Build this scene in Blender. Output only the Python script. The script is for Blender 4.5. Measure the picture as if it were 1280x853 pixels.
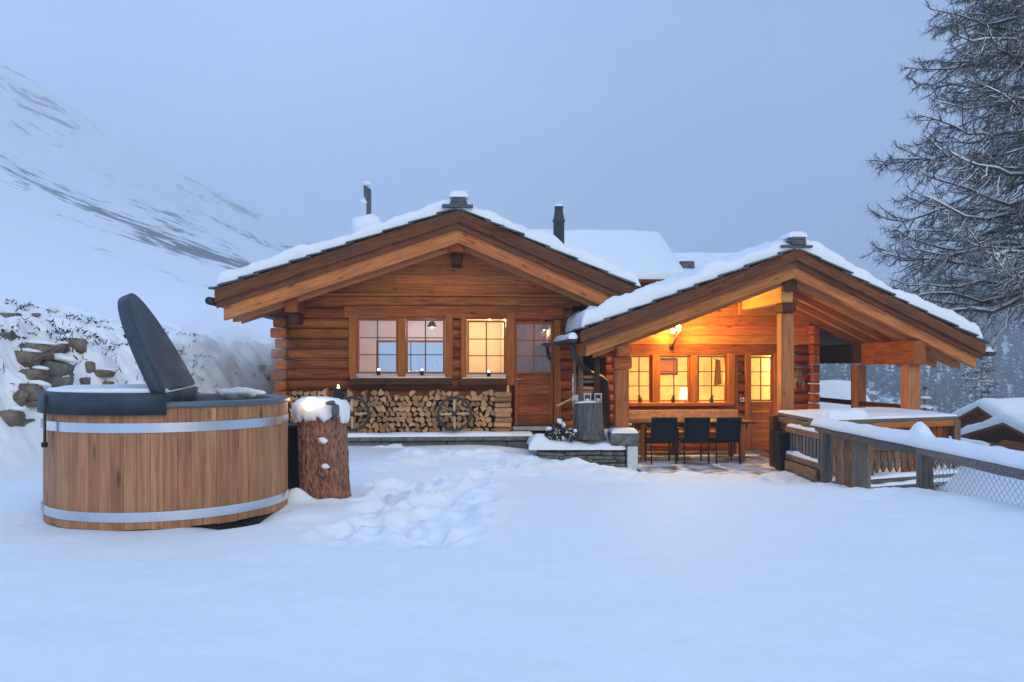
import bpy, bmesh, math, random
import numpy as np
from mathutils import Vector, Matrix

# ------------------------------------------------------------------ scene, camera, sky, sun, exposure
for o in list(bpy.data.objects):
    bpy.data.objects.remove(o)
S = bpy.context.scene
COL = S.collection
R = math.radians

F_PX, CU, HV, CAM_Z = 1000.0, 640.0, 455.0, 1.30     # focal length (px at 1280 wide), principal column, horizon row, eye height
cam_d = bpy.data.cameras.new('camera')
cam_d.sensor_width = 36.0
cam_d.lens = F_PX / 1280 * 36
cam_d.shift_y = (HV - 426.5) / 1280
cam_d.clip_start = 0.05
cam_d.clip_end = 4000
cam = bpy.data.objects.new('camera', cam_d)
cam.location = (0, 0, CAM_Z)
cam.rotation_euler = (R(90), 0, 0)
COL.objects.link(cam)
S.camera = cam

SUN_EL, SUN_AZ = 27, 152
W = bpy.data.worlds.new('World')
S.world = W
W.use_nodes = True
wn, wl = W.node_tree.nodes, W.node_tree.links
wn.clear()
w_out = wn.new('ShaderNodeOutputWorld')
w_bg = wn.new('ShaderNodeBackground')
w_bg2 = wn.new('ShaderNodeBackground')
w_add = wn.new('ShaderNodeAddShader')
w_sky = wn.new('ShaderNodeTexSky')
w_sky.sky_type = 'NISHITA'
w_sky.sun_disc = False
w_sky.sun_elevation = R(SUN_EL)
w_sky.sun_rotation = R(SUN_AZ)
wl.new(w_sky.outputs[0], w_bg.inputs[0])
w_bg.inputs[1].default_value = 0.015
# blue-hour overcast: even cloud deck, a little brighter overhead, soft patches
w_tc = wn.new('ShaderNodeTexCoord')
w_map = wn.new('ShaderNodeMapping')
w_map.inputs['Scale'].default_value = (1.0, 1.0, 1.9)
w_ns = wn.new('ShaderNodeTexNoise')
w_ns.inputs['Scale'].default_value = 1.7
w_ns.inputs['Detail'].default_value = 4
w_ns.inputs['Roughness'].default_value = 0.45
w_ramp = wn.new('ShaderNodeValToRGB')
w_ramp.color_ramp.elements[0].position = 0.30
w_ramp.color_ramp.elements[0].color = (0.200, 0.388, 0.745, 1)
w_ramp.color_ramp.elements[1].position = 0.68
w_ramp.color_ramp.elements[1].color = (0.375, 0.577, 0.930, 1)
wl.new(w_tc.outputs['Generated'], w_map.inputs[0])
wl.new(w_map.outputs[0], w_ns.inputs['Vector'])
wl.new(w_ns.outputs[0], w_ramp.inputs[0])
w_sep = wn.new('ShaderNodeSeparateXYZ')
wl.new(w_tc.outputs['Generated'], w_sep.inputs[0])
w_mr = wn.new('ShaderNodeMapRange')
w_mr.inputs['From Min'].default_value = 0.25
w_mr.inputs['From Max'].default_value = 1.0
w_mr.inputs['To Min'].default_value = 1.0
w_mr.inputs['To Max'].default_value = 1.35
wl.new(w_sep.outputs['Z'], w_mr.inputs['Value'])
w_dot = wn.new('ShaderNodeVectorMath'); w_dot.operation = 'DOT_PRODUCT'
w_dot.inputs[1].default_value = (-0.90, 0.35, 0.25)
wl.new(w_tc.outputs['Generated'], w_dot.inputs[0])
w_az = wn.new('ShaderNodeMapRange')
w_az.inputs['From Min'].default_value = -0.6
w_az.inputs['From Max'].default_value = 0.8
w_az.inputs['To Min'].default_value = 0.42
w_az.inputs['To Max'].default_value = 1.40
wl.new(w_dot.outputs['Value'], w_az.inputs['Value'])
w_mul = wn.new('ShaderNodeMath'); w_mul.operation = 'MULTIPLY'
wl.new(w_mr.outputs[0], w_mul.inputs[0]); wl.new(w_az.outputs[0], w_mul.inputs[1])
wl.new(w_ramp.outputs[0], w_bg2.inputs[0])
wl.new(w_mul.outputs[0], w_bg2.inputs[1])
wl.new(w_bg.outputs[0], w_add.inputs[0])
wl.new(w_bg2.outputs[0], w_add.inputs[1])
wl.new(w_add.outputs[0], w_out.inputs['Surface'])

sun_d = bpy.data.lights.new('sun', 'SUN')
sun_d.energy = 1.2
sun_d.angle = R(50)
sun_d.color = (1.0, 0.94, 0.76)
sun = bpy.data.objects.new('sun', sun_d)
sun.rotation_euler = (R(90 - SUN_EL), 0, R(180 - SUN_AZ))
sun.location = (0, -10, 30)
COL.objects.link(sun)

S.view_settings.view_transform = 'Standard'
S.view_settings.look = 'None'
S.view_settings.exposure = 0.03
S.view_settings.gamma = 1.0
S.view_settings.use_curve_mapping = False
S.render.engine = 'CYCLES'
S.cycles.use_denoising = True
S.cycles.max_bounces = 8
S.cycles.diffuse_bounces = 4
S.cycles.glossy_bounces = 3
S.cycles.transmission_bounces = 6
S.cycles.transparent_max_bounces = 16
S.cycles.volume_bounces = 1
S.cycles.volume_step_rate = 2.0
S.cycles.sample_clamp_indirect = 6.0
S.cycles.caustics_reflective = False
S.cycles.caustics_refractive = False

rng = random.Random(7)
nrg = np.random.default_rng(11)

# ------------------------------------------------------------------ helpers
def lin(r, g, b):
    f = lambda c: ((c / 255) / 12.92) if c / 255 <= 0.04045 else (((c / 255) + 0.055) / 1.055) ** 2.4
    return (f(r), f(g), f(b), 1.0)

def smooth(a, b, x):
    t = np.clip((np.asarray(x, float) - a) / (b - a), 0, 1)
    return t * t * (3 - 2 * t)

def vnoise(x, y, seed=0):
    x = np.asarray(x, float); y = np.asarray(y, float)
    xi = np.floor(x).astype(np.int64); yi = np.floor(y).astype(np.int64)
    xf = x - xi; yf = y - yi
    def h(a, b):
        n = (a * 374761393 + b * 668265263 + seed * 144665) & 0x7fffffff
        n = ((n ^ (n >> 13)) * 1274126177) & 0x7fffffff
        return ((n ^ (n >> 16)) & 0xffff) / 65535.0
    u = xf * xf * xf * (xf * (xf * 6 - 15) + 10); v = yf * yf * yf * (yf * (yf * 6 - 15) + 10)
    return (h(xi, yi) * (1 - u) + h(xi + 1, yi) * u) * (1 - v) + (h(xi, yi + 1) * (1 - u) + h(xi + 1, yi + 1) * u) * v

def fbm(x, y, seed=0, octs=4, rough=0.5):
    s = 0; a = 1; t = 0
    for i in range(octs):
        s = s + a * (vnoise(x * 2 ** i, y * 2 ** i, seed + i * 17) - 0.5); t += a; a *= rough
    return s / t

def put(o, label=None, cat=None, group=None, kind=None):
    if label: o['label'] = label
    if cat: o['category'] = cat
    if group: o['group'] = group
    if kind: o['kind'] = kind
    return o

def thing(name, label, cat, loc=(0, 0, 0), rz=0.0, group=None):
    o = bpy.data.objects.new(name, None)
    o.empty_display_size = 0.2
    COL.objects.link(o)
    o.location = loc
    o.rotation_euler = (0, 0, rz)
    return put(o, label, cat, group)

def link_mesh(name, me, parent=None, matrix=None):
    o = bpy.data.objects.new(name, me)
    COL.objects.link(o)
    if parent is not None:
        o.parent = parent
    if matrix is not None:
        o.matrix_local = matrix
    return o

def mesh(name, verts, faces, mat, parent=None, matrix=None, smooth_sh=False, mats=None, midx=None):
    me = bpy.data.meshes.new(name)
    me.from_pydata([tuple(v) for v in verts], [], [tuple(f) for f in faces])
    for m in (mats or [mat]):
        me.materials.append(m)
    if midx is not None:
        me.polygons.foreach_set('material_index', midx)
    if smooth_sh:
        me.polygons.foreach_set('use_smooth', [True] * len(me.polygons))
    me.update()
    return link_mesh(name, me, parent, matrix)

def axis_matrix(p, xdir, up=(0, 0, 1)):
    x = Vector(xdir).normalized()
    u = Vector(up)
    y = u.cross(x)
    if y.length < 1e-4:
        y = Vector((0, 1, 0)).cross(x)
        if y.length < 1e-4:
            y = Vector((1, 0, 0)).cross(x)
    y.normalize()
    z = x.cross(y)
    return Matrix(((x.x, y.x, z.x, p[0]), (x.y, y.y, z.y, p[1]), (x.z, y.z, z.z, p[2]), (0, 0, 0, 1)))

def bar_geo(L, w, h, c):
    """beam along +x from 0 to L, cross-section w (y) by h (z), chamfer c, ends chamfered too"""
    a, b = w / 2, h / 2
    c = min(c, a * 0.45, b * 0.45, L * 0.3)
    def ring(x, s):
        A, B = a - s, b - s
        return [(x, -A, -B + c), (x, -A + c, -B), (x, A - c, -B), (x, A, -B + c), (x, A, B - c), (x, A - c, B), (x, -A + c, B), (x, -A, B - c)]
    V = ring(0, c * .8) + ring(c * .8, 0) + ring(L - c * .8, 0) + ring(L, c * .8)
    Fs = [tuple(range(7, -1, -1)), tuple(range(24, 32))]
    for k in range(3):
        for i in range(8):
            j = (i + 1) % 8
            Fs.append((k * 8 + i, k * 8 + j, k * 8 + 8 + j, k * 8 + 8 + i))
    return V, Fs

def bar(name, parent, p0, p1, w, h, mat, up=(0, 0, 1), c=0.012):
    p0, p1 = Vector(p0), Vector(p1)
    L = (p1 - p0).length
    V, Fs = bar_geo(L, w, h, c)
    return mesh(name, V, Fs, mat, parent, axis_matrix(p0, p1 - p0, up))

def box(name, parent, lo, hi, mat, c=0.008):
    """axis box as a bar whose grain runs along its longest side"""
    d = [hi[i] - lo[i] for i in range(3)]
    m = [(hi[i] + lo[i]) / 2 for i in range(3)]
    k = max(range(3), key=lambda i: d[i])
    if k == 0:
        return bar(name, parent, (lo[0], m[1], m[2]), (hi[0], m[1], m[2]), d[1], d[2], mat, (0, 0, 1), c)
    if k == 1:
        return bar(name, parent, (m[0], lo[1], m[2]), (m[0], hi[1], m[2]), d[0], d[2], mat, (0, 0, 1), c)
    return bar(name, parent, (m[0], m[1], lo[2]), (m[0], m[1], hi[2]), d[1], d[0], mat, (1, 0, 0), c)

def prism(name, parent, pts, ext, mat, xdir):
    """polygon pts (3D) extruded by ext; grain along xdir"""
    ext = Vector(ext)
    P = [Vector(p) for p in pts]
    c = sum(P, Vector()) / len(P)
    M = axis_matrix(c, xdir, ext.cross(Vector(xdir)))
    Mi = M.inverted()
    n = len(P)
    V = [Mi @ p for p in P] + [Mi @ (p + ext) for p in P]
    nrm = Vector()
    for i in range(n):
        nrm += P[i].cross(P[(i + 1) % n])
    Fs = [tuple(range(n)), tuple(range(2 * n - 1, n - 1, -1))] + [(i, i + n, (i + 1) % n + n, (i + 1) % n) for i in range(n)]
    if nrm.dot(ext) > 0:
        Fs = [tuple(reversed(f)) for f in Fs]
    return mesh(name, V, Fs, mat, parent, M)

def tube_geo(path, radii, sides=8, cap=True):
    P = [Vector(p) for p in path]
    if not hasattr(radii, '__len__'):
        radii = [radii] * len(P)
    V, Fs = [], []
    prev = None
    for i, p in enumerate(P):
        t = (P[min(i + 1, len(P) - 1)] - P[max(i - 1, 0)]).normalized()
        if prev is None:
            a = t.cross(Vector((0, 0, 1)))
            if a.length < 1e-3:
                a = t.cross(Vector((1, 0, 0)))
        else:
            a = prev - t * prev.dot(t)
        a.normalize(); prev = a
        b = t.cross(a)
        for k in range(sides):
            an = 2 * math.pi * k / sides
            V.append(p + (a * math.cos(an) + b * math.sin(an)) * radii[i])
    for i in range(len(P) - 1):
        for k in range(sides):
            k2 = (k + 1) % sides
            Fs.append((i * sides + k, i * sides + k2, (i + 1) * sides + k2, (i + 1) * sides + k))
    if cap:
        Fs.append(tuple(range(sides - 1, -1, -1)))
        Fs.append(tuple(range((len(P) - 1) * sides, len(P) * sides)))
    return V, Fs

def tube(name, parent, path, radii, mat, sides=8, smooth_sh=True):
    V, Fs = tube_geo(path, radii, sides)
    return mesh(name, V, Fs, mat, parent, None, smooth_sh)

def lathe_geo(prof, n=24):
    V, Fs = [], []
    m = len(prof)
    for k in range(n):
        a = 2 * math.pi * k / n
        for r, z in prof:
            V.append((r * math.cos(a), r * math.sin(a), z))
    for k in range(n):
        k2 = (k + 1) % n
        for i in range(m - 1):
            Fs.append((k * m + i, k2 * m + i, k2 * m + i + 1, k * m + i + 1))
    return V, Fs

def lathe(name, parent, prof, mat, loc=(0, 0, 0), n=24, smooth_sh=True):
    V, Fs = lathe_geo(prof, n)
    return mesh(name, V, Fs, mat, parent, Matrix.Translation(loc), smooth_sh)

def join_geo(parts):
    V, Fs = [], []
    for v, f in parts:
        b = len(V)
        V += [tuple(p) for p in v]
        Fs += [tuple(i + b for i in q) for q in f]
    return V, Fs

def grid_mesh(name, X, Y, Z, mat, parent=None):
    """X, Y, Z 2D arrays"""
    ny, nx = X.shape
    V = np.stack([X, Y, Z], -1).reshape(-1, 3)
    i = np.arange(ny * nx).reshape(ny, nx)
    Fq = np.stack([i[:-1, :-1], i[:-1, 1:], i[1:, 1:], i[1:, :-1]], -1).reshape(-1, 4)
    me = bpy.data.meshes.new(name)
    me.vertices.add(len(V)); me.vertices.foreach_set('co', V.astype(np.float32).ravel())
    me.loops.add(Fq.size); me.loops.foreach_set('vertex_index', Fq.astype(np.int32).ravel())
    me.polygons.add(len(Fq)); me.polygons.foreach_set('loop_start', np.arange(0, Fq.size, 4, dtype=np.int32))
    me.polygons.foreach_set('loop_total', np.full(len(Fq), 4, dtype=np.int32))
    me.polygons.foreach_set('use_smooth', np.ones(len(Fq), dtype=bool))
    me.update(calc_edges=True)
    me.validate()
    me.materials.append(mat)
    return link_mesh(name, me, parent)

def tri_mesh(name, V, Fs, mat, parent=None, smooth_sh=False):
    """numpy verts and equal-size faces"""
    V = np.asarray(V, np.float32).reshape(-1, 3); Fs = np.asarray(Fs, np.int32)
    k = Fs.shape[1]
    me = bpy.data.meshes.new(name)
    me.vertices.add(len(V)); me.vertices.foreach_set('co', V.ravel())
    me.loops.add(Fs.size); me.loops.foreach_set('vertex_index', Fs.ravel())
    me.polygons.add(len(Fs)); me.polygons.foreach_set('loop_start', np.arange(0, Fs.size, k, dtype=np.int32))
    me.polygons.foreach_set('loop_total', np.full(len(Fs), k, dtype=np.int32))
    if smooth_sh:
        me.polygons.foreach_set('use_smooth', np.ones(len(Fs), dtype=bool))
    me.update(calc_edges=True)
    me.materials.append(mat)
    return link_mesh(name, me, parent)

def wpt(u, v, Y):
    return ((u - CU) / F_PX * Y, Y, CAM_Z - (v - HV) / F_PX * Y)

class Frame:
    """a building's own axes: x along its front, y to the back"""
    def __init__(self, x, y, phi):
        self.o = (x, y); self.phi = phi
        self.ex = (math.cos(phi), math.sin(phi)); self.ey = (-math.sin(phi), math.cos(phi))
    def at(self, u, v, ly=0.0):
        du, dv = (u - CU) / F_PX, -(v - HV) / F_PX
        t = (ly + self.o[0] * self.ey[0] + self.o[1] * self.ey[1]) / (du * self.ey[0] + self.ey[1])
        px, py = du * t - self.o[0], t - self.o[1]
        return px * self.ex[0] + py * self.ex[1], CAM_Z + dv * t
    def x(self, u, ly=0.0): return self.at(u, HV, ly)[0]
    def z(self, v, ly=0.0, u=None): return self.at(u if u else CU, v, ly)[1]
    def world(self, lx, ly, z=0.0):
        return (self.o[0] + lx * self.ex[0] + ly * self.ey[0], self.o[1] + lx * self.ex[1] + ly * self.ey[1], z)

# ------------------------------------------------------------------ materials
def new_mat(name):
    m = bpy.data.materials.new(name)
    m.use_nodes = True
    nt = m.node_tree
    b = nt.nodes['Principled BSDF']
    return m, nt.nodes, nt.links, b

def plain(name, col, rough=0.6, metal=0.0, vary=0.12, scale=6.0, bump=0.0, spec=0.5):
    m, N, L, b = new_mat(name)
    tc = N.new('ShaderNodeTexCoord'); ns = N.new('ShaderNodeTexNoise')
    ns.inputs['Scale'].default_value = scale; ns.inputs['Detail'].default_value = 6
    rp = N.new('ShaderNodeValToRGB')
    rp.color_ramp.elements[0].position = 0.3; rp.color_ramp.elements[1].position = 0.7
    rp.color_ramp.elements[0].color = tuple(c * (1 - vary) for c in col[:3]) + (1,)
    rp.color_ramp.elements[1].color = tuple(min(1, c * (1 + vary)) for c in col[:3]) + (1,)
    L.new(tc.outputs['Object'], ns.inputs['Vector']); L.new(ns.outputs[0], rp.inputs[0]); L.new(rp.outputs[0], b.inputs['Base Color'])
    b.inputs['Roughness'].default_value = rough; b.inputs['Metallic'].default_value = metal
    b.inputs['Specular IOR Level'].default_value = spec
    if bump:
        bp = N.new('ShaderNodeBump'); bp.inputs['Strength'].default_value = bump; bp.inputs['Distance'].default_value = 0.02
        L.new(ns.outputs[0], bp.inputs['Height']); L.new(bp.outputs[0], b.inputs['Normal'])
    return m

def wood(name, light, dark, rough=0.6, spread=0.32, grain=(1.0, 16.0, 16.0), knots=True, weather=0.0, wcol=(0.12, 0.11, 0.11, 1), bump=0.35):
    m, N, L, b = new_mat(name)
    tc = N.new('ShaderNodeTexCoord'); oi = N.new('ShaderNodeObjectInfo')
    off = N.new('ShaderNodeVectorMath'); off.operation = 'MULTIPLY_ADD'
    cx = N.new('ShaderNodeCombineXYZ')
    L.new(oi.outputs['Random'], cx.inputs[0]); L.new(oi.outputs['Random'], cx.inputs[1]); L.new(oi.outputs['Random'], cx.inputs[2])
    off.inputs[1].default_value = (53, 37, 71)
    L.new(cx.outputs[0], off.inputs[0]); L.new(tc.outputs['Object'], off.inputs[2])
    mp = N.new('ShaderNodeMapping'); mp.inputs['Scale'].default_value = grain
    L.new(off.outputs[0], mp.inputs[0])
    ns = N.new('ShaderNodeTexNoise'); ns.inputs['Scale'].default_value = 2.2; ns.inputs['Detail'].default_value = 7
    ns.inputs['Roughness'].default_value = 0.62; ns.inputs['Distortion'].default_value = 0.4
    L.new(mp.outputs[0], ns.inputs['Vector'])
    rp = N.new('ShaderNodeValToRGB'); rp.color_ramp.elements[0].position = 0.30; rp.color_ramp.elements[1].position = 0.66
    rp.color_ramp.elements[0].color = dark; rp.color_ramp.elements[1].color = light
    L.new(ns.outputs[0], rp.inputs[0])
    last = rp.outputs[0]
    # piece-to-piece tone
    mr = N.new('ShaderNodeMapRange'); mr.inputs['To Min'].default_value = 1 - spread; mr.inputs['To Max'].default_value = 1 + spread * 0.8
    L.new(oi.outputs['Random'], mr.inputs['Value'])
    hv = N.new('ShaderNodeHueSaturation'); L.new(mr.outputs[0], hv.inputs['Value']); L.new(last, hv.inputs['Color'])
    mr2 = N.new('ShaderNodeMapRange'); mr2.inputs['To Min'].default_value = 0.493; mr2.inputs['To Max'].default_value = 0.506
    ml = N.new('ShaderNodeMath'); ml.operation = 'MULTIPLY'; ml.inputs[1].default_value = 7.31
    fr = N.new('ShaderNodeMath'); fr.operation = 'FRACT'
    L.new(oi.outputs['Random'], ml.inputs[0]); L.new(ml.outputs[0], fr.inputs[0]); L.new(fr.outputs[0], mr2.inputs['Value'])
    L.new(mr2.outputs[0], hv.inputs['Hue'])
    last = hv.outputs[0]
    if knots:
        mk = N.new('ShaderNodeMapping'); mk.inputs['Scale'].default_value = (2.0, 7.0, 7.0)
        L.new(off.outputs[0], mk.inputs[0])
        vo = N.new('ShaderNodeTexVoronoi'); vo.inputs['Scale'].default_value = 1.0
        L.new(mk.outputs[0], vo.inputs['Vector'])
        kr = N.new('ShaderNodeValToRGB'); kr.color_ramp.elements[0].position = 0.08; kr.color_ramp.elements[1].position = 0.19
        kr.color_ramp.elements[0].color = (0.30, 0.24, 0.22, 1); kr.color_ramp.elements[1].color = (1, 1, 1, 1)
        L.new(vo.outputs['Distance'], kr.inputs[0])
        mx = N.new('ShaderNodeMix'); mx.data_type = 'RGBA'; mx.blend_type = 'MULTIPLY'; mx.inputs['Factor'].default_value = 0.8
        L.new(last, mx.inputs['A']); L.new(kr.outputs[0], mx.inputs['B'])
        last = mx.outputs['Result']
    if weather > 0:
        n2 = N.new('ShaderNodeTexNoise'); n2.inputs['Scale'].default_value = 1.3; n2.inputs['Detail'].default_value = 5
        mp2 = N.new('ShaderNodeMapping'); mp2.inputs['Scale'].default_value = (0.8, 4, 4)
        L.new(off.outputs[0], mp2.inputs[0]); L.new(mp2.outputs[0], n2.inputs['Vector'])
        r2 = N.new('ShaderNodeValToRGB'); r2.color_ramp.elements[0].position = 0.42; r2.color_ramp.elements[1].position = 0.68
        r2.color_ramp.elements[0].color = (0, 0, 0, 1); r2.color_ramp.elements[1].color = (weather,) * 3 + (1,)
        L.new(n2.outputs[0], r2.inputs[0])
        mx2 = N.new('ShaderNodeMix'); mx2.data_type = 'RGBA'
        L.new(r2.outputs[0], mx2.inputs['Factor']); L.new(last, mx2.inputs['A']); mx2.inputs['B'].default_value = wcol
        last = mx2.outputs['Result']
    L.new(last, b.inputs['Base Color'])
    b.inputs['Roughness'].default_value = rough
    b.inputs['Specular IOR Level'].default_value = 0.12
    bp = N.new('ShaderNodeBump'); bp.inputs['Strength'].default_value = bump; bp.inputs['Distance'].default_value = 0.012
    L.new(ns.outputs[0], bp.inputs['Height']); L.new(bp.outputs[0], b.inputs['Normal'])
    return m

def snow_mat(name, fine=1.0):
    m, N, L, b = new_mat(name)
    tc = N.new('ShaderNodeTexCoord')
    n1 = N.new('ShaderNodeTexNoise'); n1.inputs['Scale'].default_value = 7; n1.inputs['Detail'].default_value = 8; n1.inputs['Roughness'].default_value = 0.55
    n2 = N.new('ShaderNodeTexNoise'); n2.inputs['Scale'].default_value = 55; n2.inputs['Detail'].default_value = 4
    L.new(tc.outputs['Object'], n1.inputs['Vector']); L.new(tc.outputs['Object'], n2.inputs['Vector'])
    b1 = N.new('ShaderNodeBump'); b1.inputs['Strength'].default_value = 0.22 * fine; b1.inputs['Distance'].default_value = 0.05
    b2 = N.new('ShaderNodeBump'); b2.inputs['Strength'].default_value = 0.22 * fine; b2.inputs['Distance'].default_value = 0.008
    L.new(n1.outputs[0], b1.inputs['Height']); L.new(n2.outputs[0], b2.inputs['Height']); L.new(b1.outputs[0], b2.inputs['Normal'])
    L.new(b2.outputs[0], b.inputs['Normal'])
    rp = N.new('ShaderNodeValToRGB'); rp.color_ramp.elements[0].color = (0.865, 0.885, 0.92, 1); rp.color_ramp.elements[1].color = (0.89, 0.91, 0.94, 1)
    rp.color_ramp.elements[0].position = 0.35; rp.color_ramp.elements[1].position = 0.62
    L.new(n1.outputs[0], rp.inputs[0]); L.new(rp.outputs[0], b.inputs['Base Color'])
    b.inputs['Roughness'].default_value = 0.65
    b.inputs['Specular IOR Level'].default_value = 0.2
    return m

def emit(name, col, strength):
    m, N, L, b = new_mat(name)
    b.inputs['Base Color'].default_value = col
    b.inputs['Emission Color'].default_value = col
    b.inputs['Emission Strength'].default_value = strength
    return m

def glass_mat(name, refl=0.10, rough=0.02):
    m, N, L, b = new_mat(name)
    N.remove(b)
    out = [n for n in N if n.type == 'OUTPUT_MATERIAL'][0]
    tr = N.new('ShaderNodeBsdfTransparent'); tr.inputs[0].default_value = (0.95, 0.97, 0.98, 1)
    gl = N.new('ShaderNodeBsdfGlossy'); gl.inputs['Roughness'].default_value = rough
    fr = N.new('ShaderNodeFresnel'); fr.inputs['IOR'].default_value = 1.5
    ad = N.new('ShaderNodeMath'); ad.operation = 'MULTIPLY_ADD'; ad.inputs[1].default_value = 1.0; ad.inputs[2].default_value = refl - 0.04; ad.use_clamp = True
    mx = N.new('ShaderNodeMixShader')
    L.new(fr.outputs[0], ad.inputs[0]); L.new(ad.outputs[0], mx.inputs[0]); L.new(tr.outputs[0], mx.inputs[1]); L.new(gl.outputs[0], mx.inputs[2])
    L.new(mx.outputs[0], out.inputs['Surface'])
    return m

M = {}
M['log'] = wood('log_wood', (0.53, 0.150, 0.034, 1), (0.15, 0.036, 0.010, 1), 0.6, spread=0.36, weather=0.4, wcol=(0.085, 0.032, 0.018, 1), bump=0.7)
M['gable'] = wood('gable_board_wood', (0.80, 0.270, 0.064, 1), (0.42, 0.115, 0.026, 1), 0.6, spread=0.26, weather=0.3, wcol=(0.20, 0.070, 0.030, 1), bump=0.5)
M['barge'] = wood('barge_board_wood', (0.27, 0.086, 0.032, 1), (0.065, 0.022, 0.011, 1), 0.65, spread=0.25, weather=0.7, wcol=(0.11, 0.058, 0.040, 1), bump=0.8)
M['rafter'] = wood('rafter_wood', (0.66, 0.245, 0.070, 1), (0.30, 0.090, 0.026, 1), 0.55, spread=0.2, weather=0.35, wcol=(0.22, 0.085, 0.036, 1), bump=0.5)
M['soffit'] = wood('soffit_wood', (0.58, 0.235, 0.085, 1), (0.33, 0.120, 0.042, 1), 0.6, spread=0.15)
M['joinery'] = wood('joinery_wood', (0.50, 0.155, 0.032, 1), (0.26, 0.070, 0.015, 1), 0.55, spread=0.15, knots=False)
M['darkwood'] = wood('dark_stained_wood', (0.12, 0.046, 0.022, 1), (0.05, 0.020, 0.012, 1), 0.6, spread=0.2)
M['tub'] = wood('tub_stave_wood', (0.56, 0.268, 0.130, 1), (0.28, 0.120, 0.060, 1), 0.5, spread=0.20, grain=(0.8, 14, 14), weather=0.4, wcol=(0.24, 0.125, 0.072, 1))
M['grey'] = wood('weathered_grey_wood', (0.24, 0.21, 0.185, 1), (0.085, 0.072, 0.066, 1), 0.8, spread=0.25, knots=False)
M['greybrown'] = wood('weathered_brown_wood', (0.30, 0.165, 0.095, 1), (0.10, 0.055, 0.036, 1), 0.75, spread=0.3)
M['pale'] = wood('pale_split_wood', (0.62, 0.345, 0.165, 1), (0.33, 0.155, 0.070, 1), 0.7, spread=0.42, grain=(3, 9, 9), knots=False)
M['barkside'] = wood('split_log_side_wood', (0.26, 0.155, 0.09, 1), (0.10, 0.060, 0.04, 1), 0.85, spread=0.3, knots=False)
M['spoke'] = wood('bleached_spoke_wood', (0.66, 0.50, 0.32, 1), (0.46, 0.32, 0.19, 1), .7, spread=.1, knots=False)
M['muntin'] = plain('muntin_dark_wood', (0.10, 0.045, 0.025, 1), 0.5)
M['slate'] = plain('roof_slate', (0.075, 0.085, 0.10, 1), 0.6, vary=0.35, scale=9, bump=0.4)
M['stone'] = plain('wall_stone', (0.125, 0.125, 0.115, 1), 0.8, vary=0.55, scale=7, bump=0.9)
M['rock'] = plain('brown_rock', (0.150, 0.118, 0.088, 1), 0.85, vary=0.6, scale=5, bump=1.0)
M['steel'] = plain('steel_band', (0.66, 0.69, 0.74, 1), 0.26, metal=1.0, vary=0.12, scale=2, bump=0.12)
M['zinc'] = plain('zinc_sheet', (0.48, 0.52, 0.58, 1), 0.45, metal=0.6, vary=0.1)
M['vinyl'] = plain('tub_cover_vinyl', (0.026, 0.042, 0.060, 1), 0.6, vary=0.5, scale=3.5, bump=0.9)
M['lit_beam'] = wood('lamplit_ridge_wood', (0.80, 0.46, 0.14, 1), (0.58, 0.28, 0.07, 1), 0.55, spread=0.1)  # lamp light on the ridge beam painted in as paler, yellower wood
M['black'] = plain('black_plastic', (0.010, 0.011, 0.014, 1), 0.55, vary=0.2, spec=0.25)
M['liner'] = plain('grey_tub_liner', (0.085, 0.115, 0.145, 1), 0.35, vary=0.1)
M['gutter'] = plain('dark_gutter_metal', (0.030, 0.036, 0.048, 1), 0.45, metal=0.4, vary=0.2)
M['cloth'] = plain('dark_blue_sling_fabric', (0.008, 0.014, 0.023, 1), 0.8, vary=0.15, scale=60, bump=0.15, spec=0.12)
M['plaster'] = plain('room_plaster', (0.74, 0.70, 0.66, 1), 0.8, vary=0.05)
M['render'] = plain('white_render', (0.62, 0.64, 0.66, 1), 0.85, vary=0.08, scale=12, bump=0.2)
M['iron'] = plain('wrought_iron', (0.040, 0.032, 0.028, 1), 0.6, metal=0.3, vary=0.3)
M['snow'] = snow_mat('snow', 1.0)
M['snow_roof'] = snow_mat('roof_snow', 0.55)
M['glass'] = glass_mat('window_glass', 0.05)
M['glass_dark'] = glass_mat('door_glass', 0.16)
M['evergreen'] = plain('evergreen_needles', (0.020, 0.032, 0.030, 1), 0.8, vary=0.4)
M['bush'] = plain('dry_shrub', (0.050, 0.042, 0.040, 1), 0.9, vary=0.4)
M['lamp_warm'] = emit('lamp_bulb', (1.0, 0.66, 0.22, 1), 60)
M['lamp_room'] = emit('room_lamp_shade', (1.0, 0.66, 0.26, 1), 7)
M['candle'] = emit('candle_flame', (1.0, 0.72, 0.35, 1), 14)
M['stumplamp'] = emit('stump_lamp_glow', (1.0, 0.70, 0.36, 1), 5)

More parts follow.
